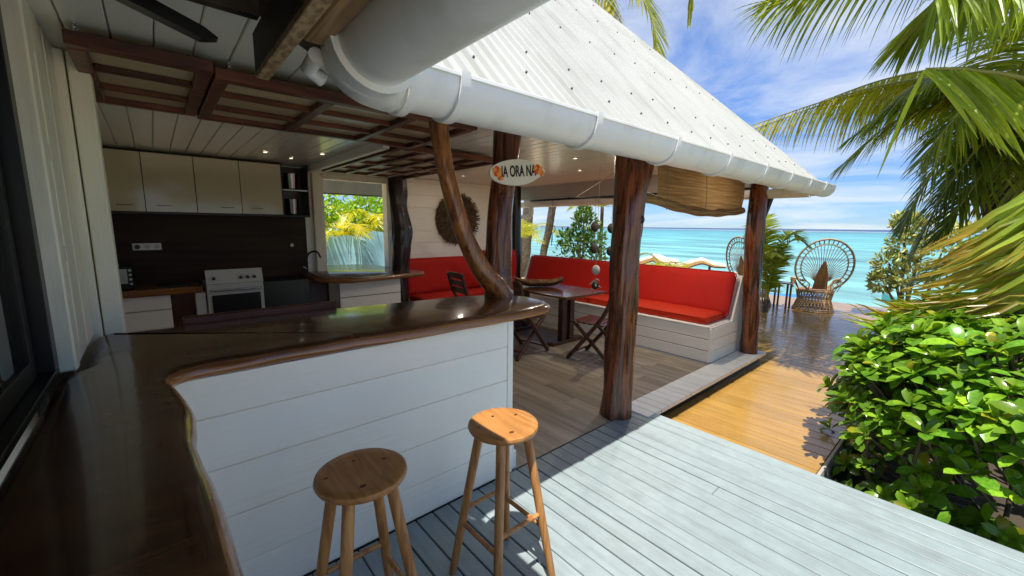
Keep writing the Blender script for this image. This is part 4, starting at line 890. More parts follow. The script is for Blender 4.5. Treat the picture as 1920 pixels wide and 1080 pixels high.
# bamboo blind between the posts
bl = wthing('bamboo_blind', 'rolled up bamboo blind sagging between the two veranda posts', 'blind', (4.5, 2.0, 1.9))
def blz(x_): u = (x_ - 3.25) / 2.35; return 1.885 - 0.045 * u - 0.075 * math.sin(math.pi * max(0, min(1, u * 1.05 - .05)))
b = MB(); V = []
for i in range(41):
    x_ = 3.50 + i * 0.051; zb = blz(x_) + 0.01
    for j in range(9): V.append((x_, 2.02 + 0.012 * math.sin(i * .5 + j * .8) * j / 8, 2.33 + (zb - 2.33) * j / 8))
b.add(V, [(i * 9 + j, (i + 1) * 9 + j, (i + 1) * 9 + j + 1, i * 9 + j + 1) for i in range(40) for j in range(8)]); b.obj('sheet', 'bamboo', bl, smooth=80)
pts = [(3.22 + i * 0.0735, 2.03, blz(3.22 + i * .0735)) for i in range(33)]
MB().tube(pts, [0.040 + 0.004 * math.sin(i * .9) for i in range(33)], 14, lump=0.25).obj('roll', 'bambooroll', bl, smooth=50)
for k_ in range(4): MB().tube([(3.213 - .003 * k_, 2.03 + (.042 - .01 * k_) * math.cos(t), blz(3.22) + (.042 - .01 * k_) * math.sin(t)) for t in [q * math.pi / 8 for q in range(17)]], 0.003, 5, caps=False).obj('roll_layer', 'teak', bl)
for x_ in (3.6, 4.4, 5.3): MB().tube([(x_, 2.0, 2.33), (x_, 1.965, 2.0), (x_, 1.965, 1.78)], 0.003, 5).obj('cord', 'string', bl)
# sea side fascia and dark rail
sf = wthing('sea_side_beam', 'white board and dark rail above the sea side opening', 'beam', (5.72, 4, 2.1)); MB().box(5.70, 5.73, 2.0, 6.0, 2.13, 2.345, 0.003).obj('board', 'white', sf); MB().box(5.69, 5.735, 1.9, 6.0, 2.095, 2.128, 0.003).obj('rail', 'black', sf)
rb = wthing('bamboo_blind', 'bamboo blind rolled tight above the sea side opening', 'blind', (5.62, 4.6, 2.2)); MB().tube([(5.63, 3.2 + i * .17, 2.21 + .004 * math.sin(i)) for i in range(17)], 0.05, 12).obj('roll', 'bamboo', rb, smooth=70)

# hanging ornaments
def disc(b, c, r, th=0.02, m=0, n=14, ax=(0.65, 0.76, 0)):
    d = Vector(ax).normalized(); u = Vector((0, 0, 1)); w_ = d.cross(u)
    for k_, (rr, off) in enumerate(((r * .7, -th), (r, 0), (r * .7, th))): pass
    rings = [(r * .6, -th), (r, -th * .3), (r, th * .3), (r * .6, th)]; V = []
    for rr, off in rings: V += [Vector(c) + d * off + (u * math.sin(t) * 1.2 + w_ * math.cos(t)) * rr for t in [j * 2 * math.pi / n for j in range(n)]]
    b.add(V, [(a * n + j, a * n + (j + 1) % n, (a + 1) * n + (j + 1) % n, (a + 1) * n + j) for a in range(3) for j in range(n)] + [tuple(range(n))[::-1], tuple(3 * n + j for j in range(n))], m)
mo = wthing('coconut_mobile', 'mobile of dark coconut shells on strings beside the thick post', 'mobile', (4.5, 3.3, 2.0))
MB().tube([(4.22, 3.72, 2.0), (4.66, 3.18, 2.0)], 0.012, 8).obj('bar', 'black', mo)
MB().tube([(4.28, 3.64, 2.0), (4.62, 3.26, 2.33)], 0.004, 6).obj('cord', 'string', mo)
for cx, cy, zs_ in ((4.46, 3.44, (1.62, 1.33)), (4.58, 3.26, (1.60, 1.30))):
    MB().tube([(cx, cy, 1.99), (cx, cy, 1.15)], 0.0025, 5).obj('cord', 'string', mo)
    for z_ in zs_: b = MB(); disc(b, (cx, cy, z_), 0.055, 0.03); b.obj('shell', 'coco', mo, smooth=50)
sh = wthing('shell_chime', 'grey shell and driftwood chime hanging in front of the red bench', 'chime', (4.05, 3.2, 1.2))
MB().tube([(4.10, 3.12, 2.33), (4.10, 3.12, 0.85)], 0.0022, 5).obj('cord', 'string', sh)
b = MB(); disc(b, (4.10, 3.12, 1.09), 0.05, 0.025); b.obj('shell', 'shell', sh, smooth=50)
for i in range(7):
    a = i * 1.3; b = MB(); b.tube([(4.10 + .012 * math.cos(a), 3.12 + .012 * math.sin(a), 0.98 - i * .018), (4.10 + .075 * math.cos(a), 3.12 + .075 * math.sin(a), 0.95 - i * .02)], 0.006, 6); b.obj('twig', 'shell', sh)
b = MB(); disc(b, (4.10, 3.12, 0.90), 0.045, 0.03); b.obj('shell', 'coco', sh, smooth=50)
dc = wthing('dream_catcher', 'ring shaped dream catcher hanging at the sea side opening', 'decoration', (5.6, 5.2, 1.6))
MB().tube([(5.6, 5.30, 2.09), (5.6, 5.30, 1.64)], 0.004, 5).obj('cord', 'string', dc)
b = MB(); b.tube([(5.6, 5.30 + .075 * math.cos(t), 1.57 + .075 * math.sin(t)) for t in [j * math.pi / 10 for j in range(21)]], 0.006, 6, caps=False)
b.obj('ring', 'string', dc)
for i in range(4):
    a = i * math.pi / 4; MB().tube([(5.6, 5.30 + .073 * math.cos(a), 1.57 + .073 * math.sin(a)), (5.6, 5.30 - .073 * math.cos(a), 1.57 - .073 * math.sin(a))], 0.0018, 4).obj('thread', 'string', dc)
MB().tube([(5.6, 5.30, 1.49), (5.6, 5.30, 1.38), (5.6, 5.31, 1.25)], [0.006, 0.014, 0.004], 6).obj('tassel', 'black', dc)

# ================================================================ BAR STOOLS
def stool(label, loc, rz, seed):
    t = thing('bar_stool', label, 'stool', loc, 'pine bar stools in front of the bar', rz)
    H_ = 0.77; r_ = 0.155
    seat = MB().lathe([(0.0, H_ - 0.034), (r_ - 0.02, H_ - 0.034), (r_ - 0.006, H_ - 0.028), (r_, H_ - 0.016), (r_ - 0.003, H_ - 0.005), (r_ - 0.014, H_), (r_ - 0.04, H_ - 0.002), (0.06, H_ - 0.005), (0.0, H_ - 0.006)], 48, cap=False).obj('seat', 'pine', t, smooth=50)
    for kx, ky, kr in ((0.09, 0.02, 0.006), (-0.03, -0.09, 0.008), (0.0, 0.075, 0.005), (-0.11, 0.03, 0.006)):
        b = MB(); b.add([(kx + kr * 1.5 * math.cos(a), ky + kr * math.sin(a), H_ - 0.0012) for a in [j * math.pi / 5 for j in range(10)]], [tuple(range(10))]); b.obj('knot', 'knot', seat)
    def leg_at(q, z):
        f = z / (H_ - 0.02); rr = 0.235 + (0.098 - 0.235) * f; return Vector((rr * math.cos(q), rr * math.sin(q), z))
    for i in range(4):
        q = R(45 + 90 * i); MB().tube([leg_at(q, z) for z in (0.0, 0.01, 0.35, H_ - 0.02)], [0.0155, 0.0175, 0.0195, 0.0205], 16).obj('leg', 'pineleg', t, smooth=60)
    for i in range(4):
        z = 0.27 if i % 2 else 0.34; MB().tube([leg_at(R(45 + 90 * i), z), leg_at(R(135 + 90 * i), z)], 0.0105, 10).obj('stretcher', 'pineleg', t, smooth=60)
    return t
stool('pine bar stool nearer the camera, its seat in the shade', (0.475, 1.335, 0.0), R(0), 1)
stool('pine bar stool standing by the bar corner with sunlit seat', (1.083, 1.290, 0.0), R(0), 2)

# ================================================================ TERRACE FURNITURE
def peacock(label, loc, rz):
    t = thing('peacock_chair', label, 'chair', loc, 'rattan peacock chairs on the deck', rz)   # faces +Y, back at -Y
    def ring(z, r, rad=0.014, sq=1.0): return [(r * math.cos(a), r * sq * math.sin(a), z) for a in [j * math.pi / 12 for j in range(25)]], rad
    b = MB()
    for z, r in ((0.012, 0.37), (0.05, 0.365), (0.22, 0.30), (0.25, 0.30), (0.42, 0.33), (0.445, 0.335)): b.tube(ring(z, r)[0], 0.014, 6, caps=False)
    b.obj('base_hoops', 'rattan', t)
    b = MB()
    for i in range(34):
        a = i * 2 * math.pi / 34; c_, s_ = math.cos(a), math.sin(a)
        for da in (0.09, -0.09): b.tube([(0.37 * c_, 0.37 * s_, 0.02), (0.30 * math.cos(a + da), 0.30 * math.sin(a + da), 0.235), (0.335 * c_, 0.335 * s_, 0.44)], 0.008, 5)
    b.obj('base_canes', 'rattan', t)
    MB().lathe([(0.0, 0.45), (0.30, 0.455), (0.335, 0.445), (0.335, 0.43), (0.0, 0.43)], 24, cap=False).obj('seat', 'weave', t, smooth=40)
    def bp(u, v): return Vector((u, -0.27 - 0.22 * (v - 0.45), v))   # leaning back plane
    def outline(s_, n=40):
        P = []
        for i in range(n + 1):
            a = R(-62) + (R(242) - R(-62)) * i / n; P.append((0.50 * s_ * math.cos(a), 1.0 + 0.55 * s_ * math.sin(a)))
        P = [(0.20, 0.42)] + P + [(-0.20, 0.42)]
        return P
    for nm, s_, rad in (('outer_rim', 1.0, 0.020), ('inner_rim', 0.80, 0.011)):
        MB().tube([bp(*q) for q in outline(s_)], rad, 8).obj(nm, 'rattandark', t, smooth=60)
    b = MB()
    for i in range(30):
        a = R(-55) + R(290) * i / 29; cx, cz = 0.450 * math.cos(a), 1.0 + 0.495 * math.sin(a)
        b.tube([bp(cx + 0.047 * math.cos(q), cz + 0.047 * math.sin(q)) for q in [j * math.pi / 5 for j in range(11)]], 0.006, 5, caps=False)
    b.obj('rim_loops', 'rattandark', t)
    b = MB()
    for i in range(27):
        a = R(-25) + R(230) * i / 26; q0 = (0.06 * math.cos(a) * 1.2, 0.62); q1 = (0.400 * math.cos(a), 1.0 + 0.44 * math.sin(a)); mid = (q1[0] * 0.55, 0.62 + (q1[1] - 0.62) * 0.62)
        b.tube(spline([bp(*q0), bp(*mid), bp(*q1)], 6), 0.006, 5)
    b.obj('spokes', 'rattandark', t)
    b = MB(); P = [bp(0.0, 1.12), bp(0.05, 1.0), bp(0.10, 0.80), bp(0.13, 0.5), bp(-0.13, 0.5), bp(-0.10, 0.80), bp(-0.05, 1.0)]; dn = Vector((0, -1, -0.22)).normalized() * 0.014
    k = len(P); b.add([p_ + dn for p_ in P] + [p_ - dn for p_ in P], [tuple(range(k)), tuple(range(k, 2 * k))[::-1]] + [(i, i + k, (i + 1) % k + k, (i + 1) % k) for i in range(k)]); b.obj('back_panel', 'weave', t)
    for s_ in (-1, 1):
        MB().tube(spline([bp(0.30 * s_, 0.66), (0.43 * s_, -0.05, 0.69), (0.40 * s_, 0.22, 0.64), (0.33 * s_, 0.30, 0.45)], 12), 0.022, 8).obj('armrest', 'rattan', t, smooth=60)
        b = MB()
        for i in range(6): y_ = -0.2 + i * 0.085; b.tube([(0.335 * s_ * (1 - .05 * i), y_, 0.44), (0.425 * s_ * (1 - .01 * i), y_, 0.67 - .004 * i)], 0.007, 5)
        b.obj('arm_canes', 'rattan', t)
    return t
peacock('rattan peacock chair seen from behind with full fan back by the sea', (10.75, 2.30, -0.13), R(-62))
peacock('rattan peacock chair half hidden behind the forked post', (10.45, 3.40, -0.13), R(-122))
sd_ = wthing('side_table', 'small dark side table beside the full view peacock chair', 'table', (10.5, 2.82, -0.13)); MB().box(10.32, 10.66, 2.66, 2.98, 0.42, 0.445, 0.006).obj('table_top', 'teak', sd_)
for x_ in (10.35, 10.60):
    for y_ in (2.69, 2.92): MB().box(x_, x_ + .035, y_, y_ + .035, -0.13, 0.419, 0.003).obj('leg', 'teak', sd_)
def kayak(label, loc, rz, ln, matname, hgt=0.3):
    b = MB(); V = []; n = 17
    for i in range(n):
        u = -1 + 2 * i / (n - 1); w_ = 0.36 * (1 - u * u) ** .6 + 0.005; h = hgt * (0.7 + 0.5 * u * u)
        V += [(u * ln / 2, w_ * math.cos(t), h + h * 0.9 * math.sin(t) * (1 if t > math.pi else 0.35)) for t in [j * 2 * math.pi / 10 for j in range(10)]]
    b.add(V, [(i * 10 + j, (i + 1) * 10 + j, (i + 1) * 10 + (j + 1) % 10, i * 10 + (j + 1) % 10) for i in range(n - 1) for j in range(10)])
    o = b.obj('kayak', matname, smooth=60, loc=loc); o.rotation_euler = (0, 0, rz); return tag(o, label, 'kayak')
kayak('blue kayak lying on the sand behind the peacock chairs', (12.9, 3.9, -0.42), R(95), 2.6, 'blue', 0.26)
kayak('pale teal hull floating below the hanging dry palm frond', (17.6, 0.75, -0.76), R(75), 2.6, 'teal', 0.3)
def lounger(label, loc, rz):
    t = thing('sun_lounger', label, 'lounger', loc, 'wave shaped sun loungers on the beach', rz)
    P = [(-1.1, 0.62), (-0.7, 0.40), (-0.3, 0.30), (0.1, 0.42), (0.45, 0.52), (0.8, 0.40), (1.15, 0.36)]
    S = spline([(p_[0], 0, p_[1]) for p_ in P], 28)
    for nm, z0, z1, w_, mt in (('shell', -0.17, 0.0, 0.38, 'rattan'), ('edge', -0.175, -0.13, 0.39, 'teak'), ('mattress', 0.002, 0.06, 0.34, 'cushion')):
        b = MB(); V = []
        for i_, q in enumerate(S):
            th_ = z0 * (1 - 0.75 * (i_ / 28) ** 2) if nm != 'mattress' else z0
            z1_ = z1 if nm != 'edge' else th_ + 0.04
            V += [(q.x, -w_, q.z + th_), (q.x, w_, q.z + th_), (q.x, w_, q.z + z1_), (q.x, -w_, q.z + z1_)]
        b.add(V, [(4 * i + j, 4 * i + 4 + j, 4 * i + 4 + (j + 1) % 4, 4 * i + (j + 1) % 4) for i in range(28) for j in range(4)] + [(0, 1, 2, 3), (112, 115, 114, 113)]); b.obj(nm, mt, t, smooth=40)
    for x_ in (-0.75, 0.7):
        for y_ in (-0.3, 0.3): MB().tube([(x_, y_, 0), (x_, y_, 0.36)], 0.025, 8).obj('leg', 'teak', t, smooth=60)
lounger('curved sun lounger with pale mattress beyond the red bench, left one', (13.3, 8.0, -0.42 + 0.5), R(-60)); lounger('curved sun lounger with dark edge beyond the red bench, right one', (13.6, 6.55, -0.42 + 0.45), R(-64))
sbm = MB(); V = []
for i in range(14):
    for j in range(12):
        u, v_ = i / 13, j / 11; e = min(1, 5 * min(u, 1 - u, v_, 1 - v_)); V.append((10.6 + u * 5.0, 4.6 + v_ * 6.5, -0.75 + 0.86 * e ** .5 + 0.03 * noise.noise(Vector((u * 9, v_ * 9, 0)))))
sbm.add(V, [(i * 12 + j, (i + 1) * 12 + j, (i + 1) * 12 + j + 1, i * 12 + j + 1) for i in range(13) for j in range(11)]); struct(sbm.obj('sand_bank', 'sand', smooth=70))

# ================================================================ VEGETATION
UP = Vector((0, 0, 1))
def leaflet_geo(p, d, L_, wd, droop, side_up, segs=5, twist=0.0):
    """strip with a folded midrib; returns verts, faces"""
    V = []; q = Vector(p); d = Vector(d).normalized(); st_ = L_ / segs
    for i in range(segs + 1):
        t = i / segs; w_ = wd * (0.55 + 0.45 * min(1, t * 4)) * (1 - t ** 2.2) + 0.0008
        s_ = d.cross(side_up); s_ = s_.normalized() if s_.length > 1e-4 else d.orthogonal().normalized(); nn = s_.cross(d)
        V += [q - s_ * w_ - nn * w_ * 0.35, q, q + s_ * w_ - nn * w_ * 0.35]
        d = (d - UP * droop * (st_) * (0.5 + t)).normalized(); q = q + d * st_
    F = []
    for i in range(segs):
        for j in (0, 1): F.append((3 * i + j, 3 * i + 3 + j, 3 * i + 4 + j, 3 * i + 1 + j))
    return V, F
def frond(parent, pts, n=60, Lmax=0.7, wd=0.018, droop=1.6, a0=40, a1=68, sides=(1, -1), col=(1, 1, 1), tipcol=None, jit=0.15, single=False, r0=0.022, start=0.08, hang=0.0, seed=1, roll=0.0, taper=True, dirmix=None):
    r = random.Random(seed); S = spline(pts, 40); fr = bpy.data.objects
    rr = [r0 * (1 - 0.85 * i / 40) + 0.002 for i in range(41)]
    fo = MB().tube(S, rr, 6, tint=(1, 1, 1)).obj('frond', 'rachis', parent, smooth=60)
    J = MB()
    for i in range(n):
        t = start + (1 - start) * (i + r.uniform(-.3, .3)) / n; t = min(max(t, 0), 0.999); k_ = t * 40; j = min(int(k_), 39); p_ = S[j].lerp(S[j + 1], k_ - j); T = (S[min(j + 1, 40)] - S[max(j - 1, 0)]).normalized()
        sd = T.cross(UP); sd = sd.normalized() if sd.length > 1e-3 else Vector((1, 0, 0)); nn = sd.cross(T)
        if roll: sd = Quaternion(T, roll) @ sd
        env = (math.sin(math.pi * min(1, 0.22 + 0.66 * t)) ** 0.8 if taper else 1.0) * (1 if t < .93 else 0.8)
        for s_ in sides:
            a = R(a0 + (90 - a1 - a0 + 0) * 0) if False else R(a1 + (a0 - a1) * t) # angle from the rachis
            d = T * math.cos(a) + sd * s_ * math.sin(a) - UP * hang + nn * 0.18
            if dirmix: d = d * (1 - dirmix[1]) + Vector(dirmix[0]) * dirmix[1]
            d += Vector((r.uniform(-jit, jit), r.uniform(-jit, jit), r.uniform(-jit, jit)))
            V, F = leaflet_geo(p_, d, Lmax * env * r.uniform(.82, 1.08), wd * r.uniform(.8, 1.15), droop * r.uniform(.7, 1.3), nn, 5)
            b_ = r.uniform(.7, 1.3); y_ = r.uniform(0, .25); c0 = Vector(col)
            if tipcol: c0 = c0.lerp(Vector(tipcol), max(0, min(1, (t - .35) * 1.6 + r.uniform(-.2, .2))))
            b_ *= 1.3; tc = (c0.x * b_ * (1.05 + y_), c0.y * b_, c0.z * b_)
            if single:
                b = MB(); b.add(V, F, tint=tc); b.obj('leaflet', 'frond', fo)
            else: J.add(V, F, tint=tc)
    if not single: stuff(J.obj('leaflets', 'frond', fo))
    return fo
def palm_trunk(parent, pts, radii, matname='palmtrunk'):
    P = spline(pts, 30); kk = len(radii) - 1; rr = []
    for i in range(31):
        t = i / 30 * kk; j = min(int(t), kk - 1); rr.append((radii[j] + (radii[j + 1] - radii[j]) * (t - j)) * (1 + 0.06 * (i % 2)))
    MB().tube(P, rr, 14, lump=0.08).obj('trunk', matname, parent, smooth=40)
# main palm at the right
pm = wthing('coconut_palm', 'large coconut palm with drooping fronds at the right edge', 'palm', (8.2, -0.9, -0.4))
palm_trunk(pm, [(8.5, -1.3, -0.5), (8.3, -0.55, 0.8), (8.05, -0.12, 1.9), (8.05, 0.0, 2.7), (8.1, 0.02, 3.4)], [0.22, 0.17, 0.19, 0.27, 0.20])
b = MB()
for i in range(260):
    a = rnd.uniform(0, 6.28); z = rnd.uniform(1.9, 3.5); r_ = 0.2 + rnd.uniform(0, .16); p_ = Vector((8.07 + r_ * math.cos(a), -0.03 + r_ * math.sin(a), z)); d = Vector((math.cos(a) * .5, math.sin(a) * .5, rnd.uniform(-1, .2)))
    V, F = leaflet_geo(p_, d, rnd.uniform(.2, .6), rnd.uniform(.008, .022), 1.0, Vector((math.cos(a), math.sin(a), 0)), 3); t_ = rnd.uniform(.5, 1.5); b.add(V, F, tint=(t_, t_, t_))
stuff(b.obj('fibre_skirt', 'fibre', pm))
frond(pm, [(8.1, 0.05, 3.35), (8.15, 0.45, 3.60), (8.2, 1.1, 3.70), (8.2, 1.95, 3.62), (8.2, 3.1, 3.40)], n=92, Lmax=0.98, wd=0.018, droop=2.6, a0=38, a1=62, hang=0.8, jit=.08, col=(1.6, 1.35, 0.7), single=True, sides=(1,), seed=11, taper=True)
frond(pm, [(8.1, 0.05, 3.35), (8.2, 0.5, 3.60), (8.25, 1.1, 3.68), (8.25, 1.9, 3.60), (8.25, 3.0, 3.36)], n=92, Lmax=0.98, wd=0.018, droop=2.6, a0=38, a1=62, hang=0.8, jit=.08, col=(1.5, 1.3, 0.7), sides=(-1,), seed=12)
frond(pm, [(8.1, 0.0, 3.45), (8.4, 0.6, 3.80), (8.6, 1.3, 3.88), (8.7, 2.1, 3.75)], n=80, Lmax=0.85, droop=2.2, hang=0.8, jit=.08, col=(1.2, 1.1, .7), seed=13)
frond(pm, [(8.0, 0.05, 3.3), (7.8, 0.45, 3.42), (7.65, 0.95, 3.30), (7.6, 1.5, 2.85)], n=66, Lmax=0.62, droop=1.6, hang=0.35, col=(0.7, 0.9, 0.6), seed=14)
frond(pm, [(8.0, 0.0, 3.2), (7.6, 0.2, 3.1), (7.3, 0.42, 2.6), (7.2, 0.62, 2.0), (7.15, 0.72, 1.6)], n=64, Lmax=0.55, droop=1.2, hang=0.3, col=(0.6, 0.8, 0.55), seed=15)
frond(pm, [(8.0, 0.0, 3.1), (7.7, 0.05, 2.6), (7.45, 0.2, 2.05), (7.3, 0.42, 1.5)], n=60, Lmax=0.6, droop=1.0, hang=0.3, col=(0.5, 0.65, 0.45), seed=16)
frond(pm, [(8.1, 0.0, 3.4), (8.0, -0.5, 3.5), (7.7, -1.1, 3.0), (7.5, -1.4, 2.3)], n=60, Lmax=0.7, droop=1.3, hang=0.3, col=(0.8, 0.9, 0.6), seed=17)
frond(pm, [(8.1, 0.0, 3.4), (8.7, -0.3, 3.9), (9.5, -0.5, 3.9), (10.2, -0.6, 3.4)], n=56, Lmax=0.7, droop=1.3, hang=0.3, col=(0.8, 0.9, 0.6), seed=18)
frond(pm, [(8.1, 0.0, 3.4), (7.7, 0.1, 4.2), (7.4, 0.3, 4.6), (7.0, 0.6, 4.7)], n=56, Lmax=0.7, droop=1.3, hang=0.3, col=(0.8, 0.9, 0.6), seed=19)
for a_, sd_ in ((40, 61), (95, 62), (215, 64), (250, 65)):
    ca, sa = math.cos(R(a_)), math.sin(R(a_)); frond(pm, [(8.05, 0.0, 3.3), (8.05 + ca * .35, sa * .35, 3.2), (8.05 + ca * .6, sa * .6, 2.7), (8.05 + ca * .65, sa * .65, 2.1)], n=40, Lmax=0.42, droop=1.2, hang=0.4, col=(0.85, 0.8, 0.5), seed=sd_)

def ribbons(parent, pairs, wd, col, seed, sag=0.1, single=True, face=(-1, 0.2, 0)):
    r = random.Random(seed); J = MB()
    for i, (p0, p1) in enumerate(pairs):
        p0, p1 = Vector(p0), Vector(p1); d = p1 - p0; sd = d.cross(Vector(face) + Vector((0, r.uniform(-.4, .4), r.uniform(-.4, .4)))).normalized(); nn = sd.cross(d.normalized()); V = []; F = []; sg_ = sag * r.uniform(.4, 1.3); w0 = wd * r.uniform(.7, 1.2); tone = r.uniform(.75, 1.2)
        for k in range(9):
            u = k / 8; q = p0 + d * u + UP * sg_ * math.sin(math.pi * u) + nn * 0.015 * math.sin(u * 5 + i); w_ = w0 * (1 - u ** 2.6) * (.5 + .5 * min(1, u * 5)) + .001; V += [q - sd * w_, q - nn * w_ * .4, q + sd * w_]
        for k in range(8):
            for j in (0, 1): F.append((3 * k + j, 3 * k + 3 + j, 3 * k + 4 + j, 3 * k + 1 + j))
        b = MB() if single else J; b.add(V, F, tint=tuple(c * tone for c in col))
        if single: b.obj('leaflet', 'frond', parent)
    if not single: stuff(J.obj('leaflets', 'frond', parent))
for k_, (P_, cl_) in enumerate((
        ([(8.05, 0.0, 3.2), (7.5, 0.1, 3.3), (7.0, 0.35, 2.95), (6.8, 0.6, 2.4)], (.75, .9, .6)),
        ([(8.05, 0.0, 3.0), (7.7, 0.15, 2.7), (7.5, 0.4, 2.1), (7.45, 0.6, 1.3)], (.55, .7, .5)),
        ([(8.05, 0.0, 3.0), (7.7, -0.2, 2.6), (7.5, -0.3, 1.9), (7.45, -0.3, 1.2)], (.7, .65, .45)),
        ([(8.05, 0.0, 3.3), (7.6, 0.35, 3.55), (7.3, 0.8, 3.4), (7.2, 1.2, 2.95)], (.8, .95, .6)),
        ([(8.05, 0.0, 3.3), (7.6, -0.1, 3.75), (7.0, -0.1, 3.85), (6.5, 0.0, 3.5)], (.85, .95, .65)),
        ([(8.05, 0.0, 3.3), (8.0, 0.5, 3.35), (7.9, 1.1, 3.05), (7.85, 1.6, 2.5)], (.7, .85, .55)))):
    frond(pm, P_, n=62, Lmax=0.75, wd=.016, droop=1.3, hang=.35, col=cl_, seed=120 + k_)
# nearer palm, crown above and right of the frame
pn2 = wthing('coconut_palm', 'nearer coconut palm whose fronds hang into the top right corner', 'palm', (6.1, -2.2, -0.4))
palm_trunk(pn2, [(6.1, -2.2, -0.5), (6.0, -2.0, 1.5), (5.9, -1.7, 3.4), (5.9, -1.4, 4.9)], [0.22, 0.15, 0.14, 0.18])
frond(pn2, [(5.9, -1.4, 4.9), (6.0, -0.6, 4.9), (6.0, 0.2, 4.65), (6.0, 0.9, 4.5), (6.0, 1.6, 4.35), (6.0, 2.15, 4.42)], n=90, Lmax=1.1, wd=0.016, droop=1.3, a0=30, a1=50, hang=0.45, col=(0.85, 0.95, 0.7), seed=21)
frond(pn2, [(5.9, -1.4, 4.9), (5.9, -0.7, 4.75), (6.1, -0.1, 4.45), (6.4, 0.5, 4.05), (6.6, 0.9, 3.7)], n=90, Lmax=1.0, wd=0.017, droop=1.1, a0=28, a1=48, hang=0.3, col=(0.75, 0.9, 0.65), seed=22)
r2 = random.Random(77)
rc = [(5.9, -1.4, 4.9), (5.5, -1.0, 4.6), (5.15, -0.6, 3.95), (5.0, -0.25, 3.58), (5.0, 0.15, 3.52), (5.0, 0.55, 3.50)]
fo2 = MB().tube(spline(rc, 40), [0.03 - .0006 * i for i in range(41)], 8).obj('frond', 'rachis', pn2, smooth=60)
S2 = spline(rc, 120)
prs = []
for i in range(58):
    q = S2[60 + i]; prs.append((q, q + Vector((r2.uniform(-.25, .1), -0.16 + r2.uniform(-.07, .07), -0.52 + r2.uniform(-.10, .12) + 0.14 * (i / 58)))))
ribbons(fo2, prs, 0.017, (1.7, 1.75, 1.35), 31, sag=0.06)
prs = []
for i in range(58):
    q = S2[60 + i]; prs.append((q, q + Vector((0.35 + r2.uniform(-.1, .1), 0.05 + r2.uniform(-.07, .07), -0.45 + r2.uniform(-.10, .12)))))
ribbons(fo2, prs, 0.017, (1.0, 1.15, .8), 32, sag=0.10, single=False)
# bent yellow frond
rc = [(5.9, -1.4, 4.6), (6.1, -0.95, 3.5), (6.2, -0.40, 2.95), (6.2, 0.15, 3.12), (6.2, 0.37, 3.21), (6.2, 0.62, 3.27)]
fo3 = MB().tube(spline(rc, 40), [0.028 - .0003 * i for i in range(41)], 8).obj('frond', 'rachis', pn2, smooth=60)
S3 = spline(rc, 100); prs = []
for i in range(44):
    q = S3[99 - i]; u = i / 44; prs.append((q, Vector((6.0 + r2.uniform(-.1, .1), 0.14 - 0.75 * u + r2.uniform(-.05, .05), 2.52 - 0.45 * u + r2.uniform(-.12, .10)))))
prs += [((6.2, 0.63, 3.25), (6.15, 0.88, 2.18)), ((6.2, 0.62, 3.26), (5.95, -0.12, 2.22)), ((6.2, 0.62, 3.26), (5.95, 0.0, 2.36))]
ribbons(fo3, prs, 0.024, (2.3, 2.2, 1.5), 33, sag=0.05)
# overhead fronds shading the deck
for k_, (a_, l_) in enumerate(((100, 2.2), (115, 2.3), (85, 2.2), (72, 2.4), (130, 2.0), (165, 1.7), (60, 2.0), (20, 2.1), (-30, 2.0), (-80, 2.0), (210, 2.0), (-120, 2.0))):
    ca, sa = math.cos(R(a_)), math.sin(R(a_)); frond(pn2, [(5.9, -1.4, 4.9), (5.9 + ca * l_ * .3, -1.4 + sa * l_ * .3, 5.5), (5.9 + ca * l_ * .7, -1.4 + sa * l_ * .7, 5.7), (5.9 + ca * l_ * 1.1, -1.4 + sa * l_ * 1.1, 5.2)], n=50, Lmax=0.8, wd=.02, droop=1.2, hang=.3, col=(.8, .9, .6), seed=70 + k_)
sp3 = wthing('coconut_palm', 'tall coconut palm standing out of view that shades the far deck', 'palm', (8.6, -2.4, -0.5))
palm_trunk(sp3, [(8.6, -2.4, -0.5), (8.0, -1.6, 2.2), (7.2, -0.6, 5.0), (6.75, 0.1, 6.9)], [0.24, 0.16, 0.15, 0.18])
for k_ in range(11):
    a_ = k_ * 137.5; l_ = 2.1 + 0.4 * math.sin(k_ * 2.1); u_ = 0.25 + 0.45 * ((k_ * 7) % 5) / 5; ca, sa = math.cos(R(a_)), math.sin(R(a_)); frond(sp3, [(6.75, 0.1, 6.9), (6.75 + ca * l_ * .3, 0.1 + sa * l_ * .3, 6.9 + u_), (6.75 + ca * l_ * .7, 0.2 + sa * l_ * .7, 6.9 + u_), (6.75 + ca * l_ * 1.1, 0.2 + sa * l_ * 1.1, 6.5)], n=52, Lmax=0.85, wd=.024, droop=.9, hang=.15, col=(.8, .9, .6), seed=200 + k_)
